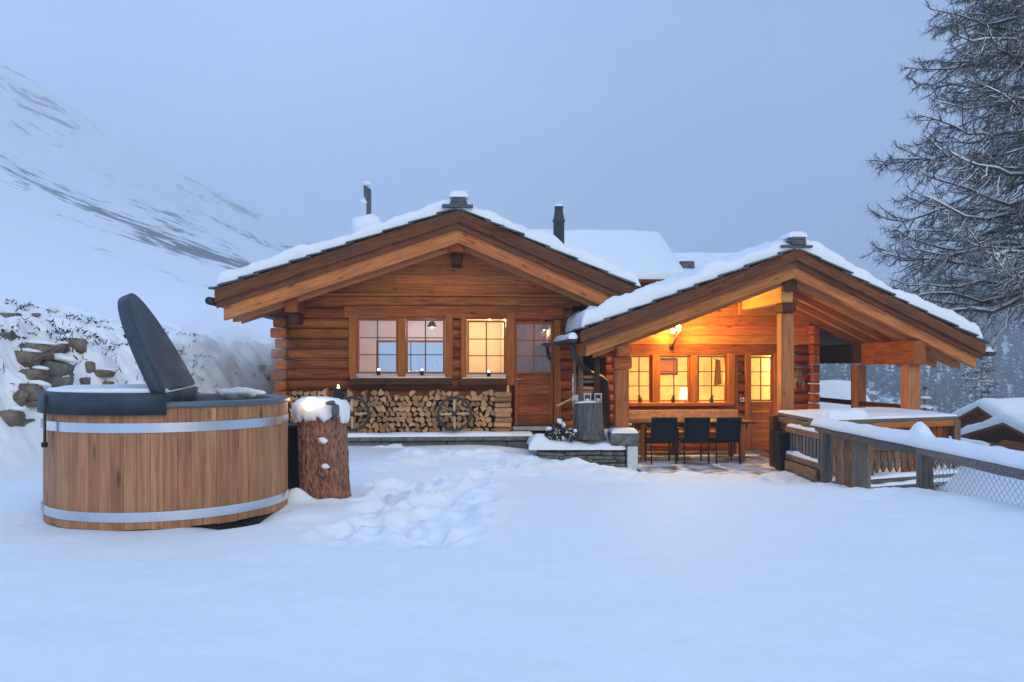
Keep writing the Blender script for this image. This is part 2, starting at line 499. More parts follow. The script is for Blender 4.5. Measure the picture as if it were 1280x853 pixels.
def bark_mat():
    m, N, L, b = new_mat('larch_bark')
    tc = N.new('ShaderNodeTexCoord'); mp = N.new('ShaderNodeMapping'); mp.inputs['Scale'].default_value = (9, 9, 3.4)
    L.new(tc.outputs['Object'], mp.inputs[0])
    vo = N.new('ShaderNodeTexVoronoi'); vo.inputs['Scale'].default_value = 4.5; vo.feature = 'F1'
    ns = N.new('ShaderNodeTexNoise'); ns.inputs['Scale'].default_value = 5; ns.inputs['Detail'].default_value = 8
    L.new(mp.outputs[0], vo.inputs['Vector']); L.new(mp.outputs[0], ns.inputs['Vector'])
    mx = N.new('ShaderNodeMath'); mx.operation = 'MULTIPLY_ADD'; mx.inputs[1].default_value = 0.6
    L.new(vo.outputs['Distance'], mx.inputs[0]); L.new(ns.outputs[0], mx.inputs[2])
    rp = N.new('ShaderNodeValToRGB'); rp.color_ramp.elements[0].position = 0.45; rp.color_ramp.elements[1].position = 1.0
    rp.color_ramp.elements[0].color = (0.085, 0.034, 0.023, 1); rp.color_ramp.elements[1].color = (0.42, 0.185, 0.115, 1)
    L.new(mx.outputs[0], rp.inputs[0]); L.new(rp.outputs[0], b.inputs['Base Color'])
    b.inputs['Roughness'].default_value = 0.9
    bp = N.new('ShaderNodeBump'); bp.inputs['Strength'].default_value = 0.9; bp.inputs['Distance'].default_value = 0.03
    L.new(mx.outputs[0], bp.inputs['Height']); L.new(bp.outputs[0], b.inputs['Normal'])
    return m
M['bark'] = bark_mat()

def branch_mat(name, col, thr, wn_=1.1, wz=1.0, scale=3.0, soft=0.06):
    """dark twig with patchy snow lying on what faces up"""
    m, N, L, b = new_mat(name)
    ge = N.new('ShaderNodeNewGeometry'); sp = N.new('ShaderNodeSeparateXYZ'); L.new(ge.outputs['Normal'], sp.inputs[0])
    ns = N.new('ShaderNodeTexNoise'); ns.inputs['Scale'].default_value = scale; ns.inputs['Detail'].default_value = 5
    tc = N.new('ShaderNodeTexCoord'); L.new(tc.outputs['Object'], ns.inputs['Vector'])
    mz = N.new('ShaderNodeMath'); mz.operation = 'MULTIPLY'; mz.inputs[1].default_value = wz; L.new(sp.outputs['Z'], mz.inputs[0])
    ad = N.new('ShaderNodeMath'); ad.operation = 'MULTIPLY_ADD'; ad.inputs[1].default_value = wn_; L.new(ns.outputs[0], ad.inputs[0]); L.new(mz.outputs[0], ad.inputs[2])
    mr = N.new('ShaderNodeMapRange'); mr.inputs['From Min'].default_value = thr - soft; mr.inputs['From Max'].default_value = thr + soft
    L.new(ad.outputs[0], mr.inputs['Value'])
    mx = N.new('ShaderNodeMix'); mx.data_type = 'RGBA'; L.new(mr.outputs[0], mx.inputs['Factor'])
    mx.inputs['A'].default_value = col; mx.inputs['B'].default_value = (0.84, 0.87, 0.91, 1)
    L.new(mx.outputs['Result'], b.inputs['Base Color'])
    b.inputs['Roughness'].default_value = 0.8; b.inputs['Specular IOR Level'].default_value = 0.1
    return m
M['twig'] = branch_mat('larch_twig', (0.085, 0.066, 0.056, 1), .98, 1.2, .62, 2.2)
M['far_tree'] = branch_mat('snowy_spruce', (0.045, 0.075, 0.100, 1), 1.40, 1.6, .55, .35, .10)  # needle colour lightened and blued to paint in distance haze
M['near_spruce'] = branch_mat('snowy_spruce_near', (0.010, 0.018, 0.020, 1), 1.12, 1.2, .6, 2.5, .06)
M['shrub_snow'] = branch_mat('snowy_shrub', (0.045, 0.035, 0.034, 1), 1.16, 1.1, .9, 6)

def mountain_mat():
    m, N, L, b = new_mat('mountain_snow_and_rock')
    tc = N.new('ShaderNodeTexCoord')
    m0 = N.new('ShaderNodeMapping'); m0.inputs['Rotation'].default_value = (0, 0, R(-44))
    mp = N.new('ShaderNodeMapping'); mp.inputs['Scale'].default_value = (0.014, 0.052, 0.02)
    L.new(tc.outputs['Object'], m0.inputs[0]); L.new(m0.outputs[0], mp.inputs[0])
    ns = N.new('ShaderNodeTexNoise'); ns.inputs['Scale'].default_value = 1.0; ns.inputs['Detail'].default_value = 10; ns.inputs['Roughness'].default_value = 0.74; ns.inputs['Distortion'].default_value = 0.5
    L.new(mp.outputs[0], ns.inputs['Vector'])
    n2 = N.new('ShaderNodeTexNoise'); n2.inputs['Scale'].default_value = 0.009; n2.inputs['Detail'].default_value = 3
    L.new(tc.outputs['Object'], n2.inputs['Vector'])
    r2 = N.new('ShaderNodeMapRange'); r2.inputs['From Min'].default_value = 0.40; r2.inputs['From Max'].default_value = 0.62; r2.inputs['To Min'].default_value = -0.13; r2.inputs['To Max'].default_value = 0.12
    L.new(n2.outputs[0], r2.inputs['Value'])
    # rock shows through where the snow is thin, above the meadow
    sp = N.new('ShaderNodeSeparateXYZ'); L.new(tc.outputs['Object'], sp.inputs[0])
    ry = N.new('ShaderNodeMapRange'); ry.inputs['From Min'].default_value = 70; ry.inputs['From Max'].default_value = 150; ry.inputs['To Min'].default_value = -0.3; ry.inputs['To Max'].default_value = 0.0
    L.new(sp.outputs['Y'], ry.inputs['Value'])
    a1 = N.new('ShaderNodeMath'); a1.operation = 'ADD'; L.new(ns.outputs[0], a1.inputs[0]); L.new(r2.outputs[0], a1.inputs[1])
    n3 = N.new('ShaderNodeTexNoise'); n3.inputs['Scale'].default_value = 0.11; n3.inputs['Detail'].default_value = 6; n3.inputs['Roughness'].default_value = .65
    L.new(m0.outputs[0], n3.inputs['Vector'])
    s3 = N.new('ShaderNodeMath'); s3.operation = 'MULTIPLY_ADD'; s3.inputs[1].default_value = 0.62; s3.inputs[2].default_value = -0.33
    L.new(n3.outputs[0], s3.inputs[0])
    a3 = N.new('ShaderNodeMath'); a3.operation = 'ADD'; L.new(a1.outputs[0], a3.inputs[0]); L.new(s3.outputs[0], a3.inputs[1]); a1 = a3
    a2 = N.new('ShaderNodeMath'); a2.operation = 'ADD'; L.new(a1.outputs[0], a2.inputs[0]); L.new(ry.outputs[0], a2.inputs[1])
    rp = N.new('ShaderNodeValToRGB'); rp.color_ramp.elements[0].position = 0.565; rp.color_ramp.elements[1].position = 0.635
    rp.color_ramp.elements[0].color = (0.88, 0.90, 0.94, 1); rp.color_ramp.elements[1].color = (0.10, 0.105, 0.12, 1)
    L.new(a2.outputs[0], rp.inputs[0]); L.new(rp.outputs[0], b.inputs['Base Color'])
    b.inputs['Roughness'].default_value = 0.8; b.inputs['Specular IOR Level'].default_value = 0.1
    return m
M['mountain'] = mountain_mat()

# ------------------------------------------------------------------ terrain
TUB = (-3.055, 7.19)
STUMP = (-1.90, 8.15)

def ground(x, y, detail=True):
    x = np.asarray(x, float); y = np.asarray(y, float)
    # yard falling gently towards the houses
    t = smooth(7.4, 13.6, y)
    z = -t * (0.24 + 0.30 * smooth(-0.8, 2.2, x))
    # valley side on the right
    z = z - 0.13 * smooth(2.6, 4.6, x) * smooth(5.5, 9.5, y) * (1 - smooth(12, 13.5, y))
    d = np.maximum(0, x - 4.85)
    fall = smooth(0.0, 1.7, d) * 2.3 + np.maximum(0, d - 0.8) * 0.55
    z = z - np.minimum(fall, 26)
    # behind the houses the hill climbs back
    z = z + np.maximum(0, y - 21) * 0.05 * smooth(14, -4, x)
    # bank on the left
    xb = np.minimum(-5.75 + 0.13 * (y - 9), -5.05)
    db = np.maximum(0, xb - x)
    g = smooth(6.2, 9.4, y)
    bank = (smooth(-0.1, 1.9, db) * 2.0 + np.maximum(0, db - 1.6) * 0.16) * g
    z = z + bank
    # the flank of the mountain, steepening with height up to its crest
    w = np.maximum(0, 0.478 * (-x - 6) + 0.064 * (y - 10))
    g_w = 0.216 + 0.80 * (np.clip(w - 4, 0, 700) / 300) ** 0.48
    zm = 1.3 + w * g_w
    yr = np.clip(855 + (x + 547) * 0.96, 760, 1260)
    zm = zm - np.maximum(0, y - yr) * 0.75
    z = z + np.maximum(0, zm - z) * smooth(0.4, 4.0, db) * smooth(9, 14, y)
    if detail:
        lump = smooth(0.1, 1.0, db) * g
        z = z + lump * (1 - .8 * smooth(16, 30, y)) * (0.60 * fbm(x * 1.5, y * 1.5, 5, 4) + 0.24 * fbm(x * 4.5, y * 4.5, 9, 3))
    # far forested side
    zf = -24 - np.maximum(0, y - 900) * .1 + smooth(170, 430, y) * (40 + 0.12 * np.clip(x, 0, 300)) - np.maximum(0, y - 430) * 0.3
    wr = smooth(90, 170, y) * smooth(-4, 60, x)
    z = z * (1 - wr) + zf * wr
    far = smooth(60, 140, y)
    z = z + far * (9 + 14 * smooth(300, 700, y)) * fbm(x * 0.012, y * 0.012, 31, 6, .58)
    return z

# local marks in the yard: tracks, shovelled edges
prints = []
pr = random.Random(3)
for k in range(110):
    px = pr.uniform(-1.45, -0.25); py = pr.uniform(5.9, 9.6)
    prints.append((px, py, pr.uniform(0.09, 0.17), pr.uniform(0.05, 0.11), pr.uniform(0.05, 0.14)))
for k in range(26):          # steps from the tub to the door
    t = k / 25
    prints.append((-0.9 + 1.6 * t + pr.uniform(-.2, .2), 9.4 + 4.2 * t + pr.uniform(-.15, .15), 0.13, 0.09, 0.09))
for k in range(30):
    prints.append((pr.uniform(1.9, 4.2), pr.uniform(12.4, 13.8), 0.14, 0.10, 0.035))

def yard_detail(x, y):
    z = np.zeros_like(x)
    rough = smooth(-1.75, -1.15, x) * (1 - smooth(-0.45, -0.1, x)) * smooth(5.55, 5.8, y) * (1 - smooth(10, 12, y))
    z += .55 * rough * (-0.05 + 0.16 * fbm(x * 2.2, y * 2.2, 40, 4) - 0.05 * np.abs(fbm(x * 3.1, y * 3.1, 47, 3)) + 0.05 * fbm(x * 9, y * 9, 44, 3))
    # churned mounds between the track and the houses, and beside tub and fence
    mid_ = smooth(9.6, 10.8, y) * (1 - smooth(13.0, 13.6, y)) * smooth(-2.6, -1.6, x) * (1 - smooth(2.0, 3.2, x))
    z += mid_ * (0.20 * fbm(x * 1.6, y * 1.6, 51, 4) + 0.10 * (0.3 - np.abs(fbm(x * 3.4, y * 3.4, 53, 4))))
    crumb = np.clip(fbm(x * 7, y * 7, 57, 3) - .18, 0, 1)
    z += 0.09 * crumb * np.maximum(mid_, rough * .8)
    z += 0.04 * np.exp(-((x - (-.28 + .05 * np.sin(y * 3))) / .12) ** 2) * smooth(5.7, 6.1, y) * (1 - smooth(8.6, 9.6, y)) * (1 + 1.2 * fbm(x * 5, y * 5, 63, 3))
    for px, py, a, b_, dp in prints:
        m = (np.abs(x - px) < 3 * a) & (np.abs(y - py) < 3 * a)
        if m.any():
            q = ((x[m] - px) / a) ** 2 + ((y[m] - py) / (a * 1.3)) ** 2
            z[m] += .48 * (-dp * np.exp(-q ** 2.6) + 0.30 * dp * np.exp(-((np.sqrt(q) - 1.35) / 0.28) ** 2))
    # heap shovelled in front of the houses and beside the terrace
    z += 0.15 * np.exp(-(((y - 12.95) / 0.40) ** 2)) * smooth(-2.5, -1.5, x) * (1 - smooth(1.9, 2.3, x)) * (0.6 + 1.6 * fbm(x * 3, y * 3, 61, 4))
    # berm under the fence
    z += 0.06 * np.exp(-(((x - 4.45) / 0.4) ** 2)) * smooth(5, 8, y) * (1 - smooth(11.9, 12.6, y)) * (0.85 + 0.7 * fbm(x * 2, y * 2, 71, 3))
    side_ = smooth(3.0, 3.9, x) * (1 - smooth(4.65, 4.85, x)) * smooth(7.2, 8.6, y) * (1 - smooth(13.0, 13.5, y))
    z += side_ * (0.16 * fbm(x * 1.9, y * 1.9, 73, 4) + 0.10 * np.clip(fbm(x * 6, y * 6, 75, 3) - .12, 0, 1))
    lip_ = np.exp(-(((y - 13.15) / .28) ** 2)) * smooth(1.9, 2.3, x) * (1 - smooth(4.5, 4.8, x))
    z += lip_ * (0.035 + 0.10 * fbm(x * 4, y * 4, 78, 4))
    # soft swell of the foreground
    z += 0.07 * fbm(x * 0.45, y * 0.45, 81, 3) + 0.030 * fbm(x * 1.3 + y * .3, y * 2.2, 85, 5)
    # thrown snow round tub and stump
    rt = np.hypot(x - TUB[0], y - TUB[1])
    a_ = np.arctan2(y - TUB[1], x - TUB[0])
    z += -0.13 * np.exp(-((rt - 1.02) / 0.16) ** 2) * smooth(0.6, 0.0, np.abs(a_ + 0.55))
    z += 0.05 * np.exp(-((x + 1.85) ** 2 + (y - 6.75) ** 2) / 0.06) * (0.8 + fbm(x * 6, y * 6, 90, 3))
    z += 0.16 * np.exp(-((x + 2.06) ** 2 + (y - 7.66) ** 2) / 0.022) + 0.06 * np.exp(-((x + 1.75) ** 2 + (y - 7.70) ** 2) / 0.02)
    z -= 0.10 * np.exp(-((x - STUMP[0]) ** 2 + (y - STUMP[1] + .25) ** 2) / 0.16)
    # trodden terrace
    ter = smooth(1.9, 2.3, x) * (1 - smooth(4.6, 4.9, x)) * smooth(13.1, 13.5, y)
    z += ter * (-0.05 + 0.03 * fbm(x * 4, y * 4, 95, 3))
    return z

def yard(x, y):
    x = np.asarray(x, float); y = np.asarray(y, float)
    return ground(x, y) + yard_detail(np.atleast_1d(x), np.atleast_1d(y)).reshape(x.shape)

def gz(x, y):
    return float(yard(np.array([x]), np.array([y]))[0])

def hit(u, v, y0=6.0, y1=60.0):
    Y = np.arange(y0, y1, 0.03)
    X = (u - CU) / F_PX * Y
    Z = CAM_Z - (v - HV) / F_PX * Y
    G = yard(X, Y)
    k = np.argmax(Z <= G)
    return (X[k], Y[k], float(G[k]))

def spaced(segs):
    out = []
    for a, b, n in segs:
        out += list(np.linspace(a, b, n, endpoint=False))
    out.append(segs[-1][1])
    return np.array(out)

xs = spaced([(-22, -8, 70), (-8, 5.6, 330), (5.6, 9.5, 40)])
ys = spaced([(0.2, 3, 50), (3, 14.2, 300), (14.2, 24, 90)])
GX, GY = np.meshgrid(xs, ys)
GZ = yard(GX, GY)
edge = np.maximum.reduce([smooth(9.0, 9.5, GX), smooth(-21, -22, GX), smooth(23.4, 24, GY), smooth(0.5, 0.2, GY)])
GZ = GZ - edge * 0.30
put(grid_mesh('snow_ground', GX, GY, GZ, M['snow']), kind='structure')

xs = spaced([(-1300, -700, 40), (-700, -60, 190), (-60, 40, 70), (40, 260, 70), (260, 700, 30)])
ys = spaced([(-90, 0, 30), (0, 40, 60), (40, 480, 170), (480, 1350, 150)])
HX, HY = np.meshgrid(xs, ys)
HZ = np.clip(ground(HX, HY), -70, 330)
ins = smooth(-21.5, -20, HX) * smooth(9, 8, HX) * smooth(0.3, 1, HY) * smooth(23.5, 22.5, HY)
HZ = HZ - 0.12 - ins * 0.9
put(grid_mesh('mountain_terrain', HX, HY, HZ, M['mountain']), kind='structure')

# ------------------------------------------------------------------ snow shapes
def snow_pad(name, parent, poly_fn, nx, ny, t, seed, mat=None, rnd=0.12, size=(1, 1), amp=0.3, ragged=0.03):
    """closed pillow of snow. poly_fn(a, b) -> base point for a, b in 0..1; size gives its extent in metres"""
    A, B = np.meshgrid(np.linspace(0, 1, nx), np.linspace(0, 1, ny))
    # crowd the samples near the borders
    A = 0.5 - 0.5 * np.cos(np.pi * A); B = 0.5 - 0.5 * np.cos(np.pi * B)
    sx, sy = size
    P = np.array([[poly_fn(a, b) for a, b in zip(ra, rb)] for ra, rb in zip(A, B)], float)
    d = np.minimum.reduce([A * sx, (1 - A) * sx, B * sy, (1 - B) * sy])
    f = np.sqrt(np.clip(1 - (1 - np.minimum(d / rnd, 1)) ** 2, 0, 1))
    n = fbm(P[..., 0] * 2.3 + seed, P[..., 1] * 2.3 + P[..., 2] * 1.7, seed, 4)
    h = t * f * (1 + amp * 2 * n)
    top = P.copy(); top[..., 2] += h
    bd = (d < 1e-6)
    jit = ragged * 2 * fbm(P[..., 0] * 6 + 3, P[..., 1] * 6 + P[..., 2] * 5, seed + 5, 3)
    cx = P.reshape(-1, 3).mean(0)
    k = 1 + np.where(d < rnd * 0.6, jit / max(min(sx, sy), .2), 0)
    top[..., 0] = cx[0] + (top[..., 0] - cx[0]) * k
    top[..., 1] = cx[1] + (top[..., 1] - cx[1]) * k
    bot = top.copy(); bot[..., 2] = P[..., 2] - 0.004
    V = np.concatenate([top.reshape(-1, 3), bot.reshape(-1, 3)])
    i = np.arange(nx * ny).reshape(ny, nx); o = nx * ny
    Fs = [np.stack([i[:-1, :-1], i[:-1, 1:], i[1:, 1:], i[1:, :-1]], -1).reshape(-1, 4),
          np.stack([i[:-1, :-1], i[1:, :-1], i[1:, 1:], i[:-1, 1:]], -1).reshape(-1, 4) + o]
    ring = np.concatenate([i[0, :-1], i[:-1, -1], i[-1, :0:-1], i[:0:-1, 0]])
    r2 = np.roll(ring, -1)
    Fs.append(np.stack([ring, ring + o, r2 + o, r2], -1))
    return tri_mesh(name, V, np.concatenate(Fs), mat or M['snow_roof'], parent, True)

def flat_pad(name, parent, x0, x1, y0, y1, z, t, seed, nx=None, ny=None, **kw):
    return snow_pad(name, parent, lambda a, b: (x0 + (x1 - x0) * a, y0 + (y1 - y0) * b, z), nx or max(8, int((x1 - x0) / 0.06)), ny or max(8, int((y1 - y0) / 0.06)), t, seed, size=(x1 - x0, y1 - y0), **kw)

ICO = None
def rock_geo(size, seed, sub=2, rough=0.35, block=0.0):
    bm = bmesh.new()
    bmesh.ops.create_icosphere(bm, subdivisions=sub, radius=0.5)
    r = random.Random(seed)
    if block:
        for v in bm.verts:
            m_ = max(abs(c) for c in v.co)
            v.co = v.co * (1 - block) + v.co * (0.40 / m_) * block
    planes = [(Vector((r.gauss(0, 1), r.gauss(0, 1), r.gauss(0, 1))).normalized(), r.uniform(0.30, 0.42)) for _ in range(9)]
    for v in bm.verts:
        p = v.co.copy()
        for n, d in planes:
            e = p.dot(n) - d
            if e > 0:
                p -= n * e * 0.9
        p *= 1 + rough * float(fbm(p.x * 4 + seed, p.y * 4 + p.z * 3, seed, 3))
        v.co = Vector((p.x * size[0], p.y * size[1], p.z * size[2])) * 1.2
    bm.verts.index_update()
    V = [v.co.copy() for v in bm.verts]; Fs = [tuple(v.index for v in f.verts) for f in bm.faces]
    bm.free()
    return V, Fs

def rock(name, parent, loc, size, mat, seed, rz=0.0, sub=2, block=0.0):
    V, Fs = rock_geo(size, seed, sub, .30, block)
    return mesh(name, V, Fs, mat, parent, Matrix.Translation(loc) @ Matrix.Rotation(rz, 4, 'Z'), False)

# ------------------------------------------------------------------ house builders
def log_geo(L, w, h, seed, bulge=0.35):
    """wall log along +x, rounded on its front (-y) side, slightly uneven"""
    r = random.Random(seed)
    n = max(2, int(L / 0.5))
    prof = [(w / 2, -h / 2), (w / 2, h / 2), (-w * .02, h / 2), (-w * .34, h * .38), (-w * .5, h * .14), (-w * .5, -h * .14), (-w * .34, -h * .38), (-w * .02, -h / 2)]
    V, Fs = [], []
    for i in range(n + 1):
        x = L * i / n
        dy = r.uniform(-.012, .012); k = 1 + r.uniform(-.04, .04)
        for (y, z) in prof:
            V.append((x, y + (dy if y < 0 else 0), z * (0.985 if y < 0 else .98) * (k if abs(z) < h * .4 else 1)))
    m = len(prof)
    for i in range(n):
        for k in range(m):
            k2 = (k + 1) % m
            Fs.append((i * m + k, (i + 1) * m + k, (i + 1) * m + k2, i * m + k2))
    Fs.append(tuple(range(m))); Fs.append(tuple(range(n * m + m - 1, n * m - 1, -1)))
    return V, Fs

def wall_log(parent, x0, x1, y, zc, h, mat, seed, w=0.20):
    V, Fs = log_geo(x1 - x0, w, h, seed)
    return mesh('log', V, Fs, mat, parent, Matrix.Translation((x0, y, zc)), False)

def cut(intervals, a, b):
    out = []
    for x0, x1 in intervals:
        if b <= x0 or a >= x1:
            out.append((x0, x1)); continue
        if a > x0 + 0.02: out.append((x0, a))
        if b < x1 - 0.02: out.append((b, x1))
    return out

def window(parent, x0, x1, z0, z1, y, cols, rows, glass, fw=0.05, fmat=None, name='window', sill=None, mat_m=None):
    """frame with its panes and glazing bars; y is the frame's front face"""
    fmat = fmat or M['joinery']; mat_m = mat_m or M['muntin']
    g = []
    d = 0.06
    for (a0, a1, b0, b1) in ((x0, x1, z1 - fw, z1), (x0, x1, z0, z0 + fw), (x0, x0 + fw, z0 + fw, z1 - fw), (x1 - fw, x1, z0 + fw, z1 - fw)):
        V = [(a0, y, b0), (a1, y, b0), (a1, y, b1), (a0, y, b1), (a0, y + d, b0), (a1, y + d, b0), (a1, y + d, b1), (a0, y + d, b1)]
        g.append((V, [(0, 1, 2, 3), (7, 6, 5, 4), (0, 4, 5, 1), (1, 5, 6, 2), (2, 6, 7, 3), (3, 7, 4, 0)]))
    V, Fs = join_geo(g)
    o = mesh(name, V, Fs, fmat, parent)
    ax0, ax1, az0, az1 = x0 + fw, x1 - fw, z0 + fw, z1 - fw
    for i in range(cols):
        for j in range(rows):
            px0 = ax0 + (ax1 - ax0) * i / cols; px1 = ax0 + (ax1 - ax0) * (i + 1) / cols
            pz0 = az0 + (az1 - az0) * j / rows; pz1 = az0 + (az1 - az0) * (j + 1) / rows
            tx, tz = rng.uniform(-.0015, .0015), rng.uniform(-.0015, .0015)
            yy = y + 0.033
            V = [(px0, yy - tx, pz0 - 0), (px1, yy + tx, pz0), (px1, yy + tx + tz, pz1), (px0, yy - tx + tz, pz1)]
            V += [(a, b_ + 0.004, c) for a, b_, c in V]
            mesh('pane', V, [(0, 1, 2, 3), (7, 6, 5, 4), (0, 4, 5, 1), (1, 5, 6, 2), (2, 6, 7, 3), (3, 7, 4, 0)], glass, o)
    for i in range(1, cols):
        px = ax0 + (ax1 - ax0) * i / cols
        box('muntin', o, (px - .012, y + .008, az0 + .001), (px + .012, y + .03, az1 - .001), mat_m, .003)
    for j in range(1, rows):
        pz = az0 + (az1 - az0) * j / rows
        box('muntin', o, (ax0 + .001, y + .011, pz - .010), (ax1 - .001, y + .028, pz + .010), mat_m, .003)
    if sill:
        box('sill', o, (x0 - .01, y - sill[0], z0 - sill[1]), (x1 + .01, y + .02, z0 - .003), sill[2], .006)
    return o

def roof_profile(ridge, left, right):
    def top(x):
        if x <= ridge[0]:
            return left[1] + (ridge[1] - left[1]) * (x - left[0]) / (ridge[0] - left[0])
        return right[1] + (ridge[1] - right[1]) * (right[0] - x) / (right[0] - ridge[0])
    return top

def build_roof(root, ridge, left, right, yf, yb, snow_t, seed, nraf=4, raf_gap=0.62, lay=(0.20, 0.29, 0.50), snow_end=(0.02, 0.02)):
    a, b_, c_ = lay
    # sheathing: the roof part
    g = []
    for e in (left, right):
        sx = 1 if e is right else -1
        V = [(ridge[0], yf + .10, ridge[1] - .03), (e[0], yf + .10, e[1] - .03), (e[0], yf + .10, e[1] - .10), (ridge[0], yf + .10, ridge[1] - .10)]
        V += [(x, yb, z) for x, _, z in V]
        Fs = [(0, 1, 2, 3), (7, 6, 5, 4), (0, 4, 5, 1), (1, 5, 6, 2), (2, 6, 7, 3), (3, 7, 4, 0)]
        g.append((V, Fs if sx < 0 else [tuple(reversed(f)) for f in Fs]))
    V, Fs = join_geo(g)
    roof = mesh('roof', V, Fs, M['darkwood'], root)
    for e, sgn in ((left, -1), (right, 1)):
        sl = Vector((e[0] - ridge[0], 0, e[1] - ridge[1]))
        def slab(name, o0, o1, y0, th, mat, r0=0.0, r1=1.0, par=root):
            xr = ridge[0] + (e[0] - ridge[0]) * r0; zr = ridge[1] + (e[1] - ridge[1]) * r0
            xe = ridge[0] + (e[0] - ridge[0]) * r1; ze = ridge[1] + (e[1] - ridge[1]) * r1
            prism(name, par, [(xr, y0, zr - o0), (xe, y0, ze - o0), (xe, y0, ze - o1), (xr, y0, zr - o1)], (0, th, 0), mat, sl)
        slab('barge_board', 0.0, a, yf, 0.05, M['barge'])
        slab('barge_board', a - .02, b_, yf + 0.055, 0.05, M['barge'], 0, 0.995)
        # soffit planks run down the slope between the rafters
        for k in range(nraf + 1):
            y0 = yf + 0.115 + k * raf_gap
            slab('rafter', b_ - .01, c_, y0, 0.14, M['rafter'], 0, 0.97)
            if k < nraf:
                wpl = (raf_gap - 0.14) / 3
                for q in range(3):
                    slab('soffit_board', b_ - .06 + .004 * q, b_ - .03 + .004 * q, y0 + 0.14 + q * wpl, wpl - .006, M['soffit'], 0, 0.985)
        slab('eave_filler', 0.11, b_ - .065, yf + .13, (yb - yf) * .6, M['darkwood'], 0.0, 0.98)
        slab('soffit_trim', c_ - .03, c_ + .085, yf + .36, .05, M['soffit'], 0, 0.93)
        # slates showing along the verge
        L = sl.length
        s = 0.02
        rr = random.Random(seed + (3 if sgn > 0 else 0))
        dirv = sl.normalized(); nup = Vector((-dirv.z * (1 if sgn > 0 else -1), 0, abs(dirv.x)))
        if nup.z < 0: nup = -nup
        while s < L - 0.05:
            ln = rr.uniform(0.32, 0.72)
            e1 = min(s + ln, L + 0.07)
            lift = 0.012 + 0.012 * rr.random()
            p0 = Vector((ridge[0], yf - rr.uniform(-.01, .07) + 0.2, ridge[1])) + dirv * s + nup * 0.018
            p1 = Vector((ridge[0], 0, ridge[1])) + dirv * e1 + nup * (0.018 + lift + .02); p1.y = p0.y + rr.uniform(-.03, .03)
            bar('slate', roof, p0, p1, 0.4, rr.uniform(0.022, 0.04), M['slate'], nup, 0.008)
            s = e1 - rr.uniform(0.02, 0.10)
    # snow blanket, one piece over both slopes
    wl_ = math.hypot(ridge[0] - left[0], ridge[1] - left[1]); wr_ = math.hypot(right[0] - ridge[0], right[1] - ridge[1])
    top = roof_profile(ridge, left, right)
    xa, xb = left[0] + snow_end[0], right[0] - snow_end[1]
    def fn(p, q):
        x = xa + (xb - xa) * p
        z = 0.25 * (top(x - .12) + 2 * top(x) + top(x + .12)) if left[0] + .2 < x < right[0] - .2 else top(x)
        return (x, yf + 0.03 + (yb - yf) * q, z + 0.045)
    sn = snow_pad('roof_snow', roof, fn, 170, 40, snow_t, seed, M['snow_roof'], rnd=0.10, size=((xb - xa), yb - yf), amp=0.62, ragged=0.0)
    return roof

def shade_box(root, x0, x1, y0, y1, z0, z1, mat, names=('floor', 'ceiling', 'back_wall', 'partition_wall', 'partition_wall'), back_hole=None, fmat=None):
    """plastered room behind the windows, open to the front"""
    t = 0.05
    box(names[0], root, (x0, y0, z0 - t), (x1, y1, z0), fmat or M['joinery'])
    box(names[1], root, (x0, y0, z1), (x1, y1, z1 + t), mat)
    box(names[3], root, (x0 - t, y0, z0), (x0, y1, z1), mat)
    box(names[4], root, (x1, y0, z0), (x1 + t, y1, z1), mat)
    if back_hole:
        hx0, hx1, hz0, hz1 = back_hole
        box(names[2], root, (x0, y1, z0), (hx0, y1 + t, z1), mat)
        box(names[2], root, (hx1, y1, z0), (x1, y1 + t, z1), mat)
        box(names[2], root, (hx0, y1, z0), (hx1, y1 + t, hz0), mat)
        box(names[2], root, (hx0, y1, hz1), (hx1, y1 + t, z1), mat)
    else:
        box(names[2], root, (x0, y1, z0), (x1, y1 + t, z1), mat)

def point_light(name, parent, loc, energy, col, size=0.06):
    d = bpy.data.lights.new(name, 'POINT')
    d.energy = energy; d.color = col; d.shadow_soft_size = size
    o = bpy.data.objects.new(name, d)
    COL.objects.link(o); o.location = loc
    if parent is not None: o.parent = parent
    return o

WARM = (1.0, 0.60, 0.24)

# ------------------------------------------------------------------ main chalet
PHI = R(4)
A = Frame(-1.6, 16.0, PHI)
main = thing('log_chalet', 'larger log chalet on the left with the firewood stack under its windows', 'house', (A.o[0], A.o[1], 0), PHI)
YF = -1.15
rid = A.at(573, 262, YF); lef = A.at(268, 362, YF); rig = A.at(803, 363, YF)
atop = roof_profile(rid, lef, rig)
build_roof(main, rid, lef, rig, YF, 7.5, 0.225, 21, lay=(0.235, 0.345, 0.60), nraf=2, raf_gap=0.60)
xL, xR = A.x(352), A.x(716)
zsill, zhead = A.z(471), A.z(393)
ops = [(A.x(437), A.x(565), zsill, zhead), (A.x(577), A.x(640), zsill, zhead), (A.x(634), A.x(701), -1, zhead)]
H = 0.205
zc = -0.15; k = 0
while zc - H / 2 < A.z(377) - .10:
    iv = [(xL, xR)]
    for (a, b_, z0, z1) in ops:
        if zc + H * .45 > z0 and zc - H * .45 < z1 - .02:
            iv = cut(iv, a, b_)
    for (a, b_) in iv:
        # long courses are pieced together from two logs
        if b_ - a > 3.2:
            m = a + (b_ - a) * rng.uniform(.35, .65)
            wall_log(main, a, m - .003, 0.10, zc, H, M['log'], k); wall_log(main, m + .003, b_, 0.10, zc, H, M['log'], k + 500)
        else:
            wall_log(main, a, b_, 0.10, zc, H, M['log'], k)
        k += 1
    zc += H
ztop = zc - H / 2
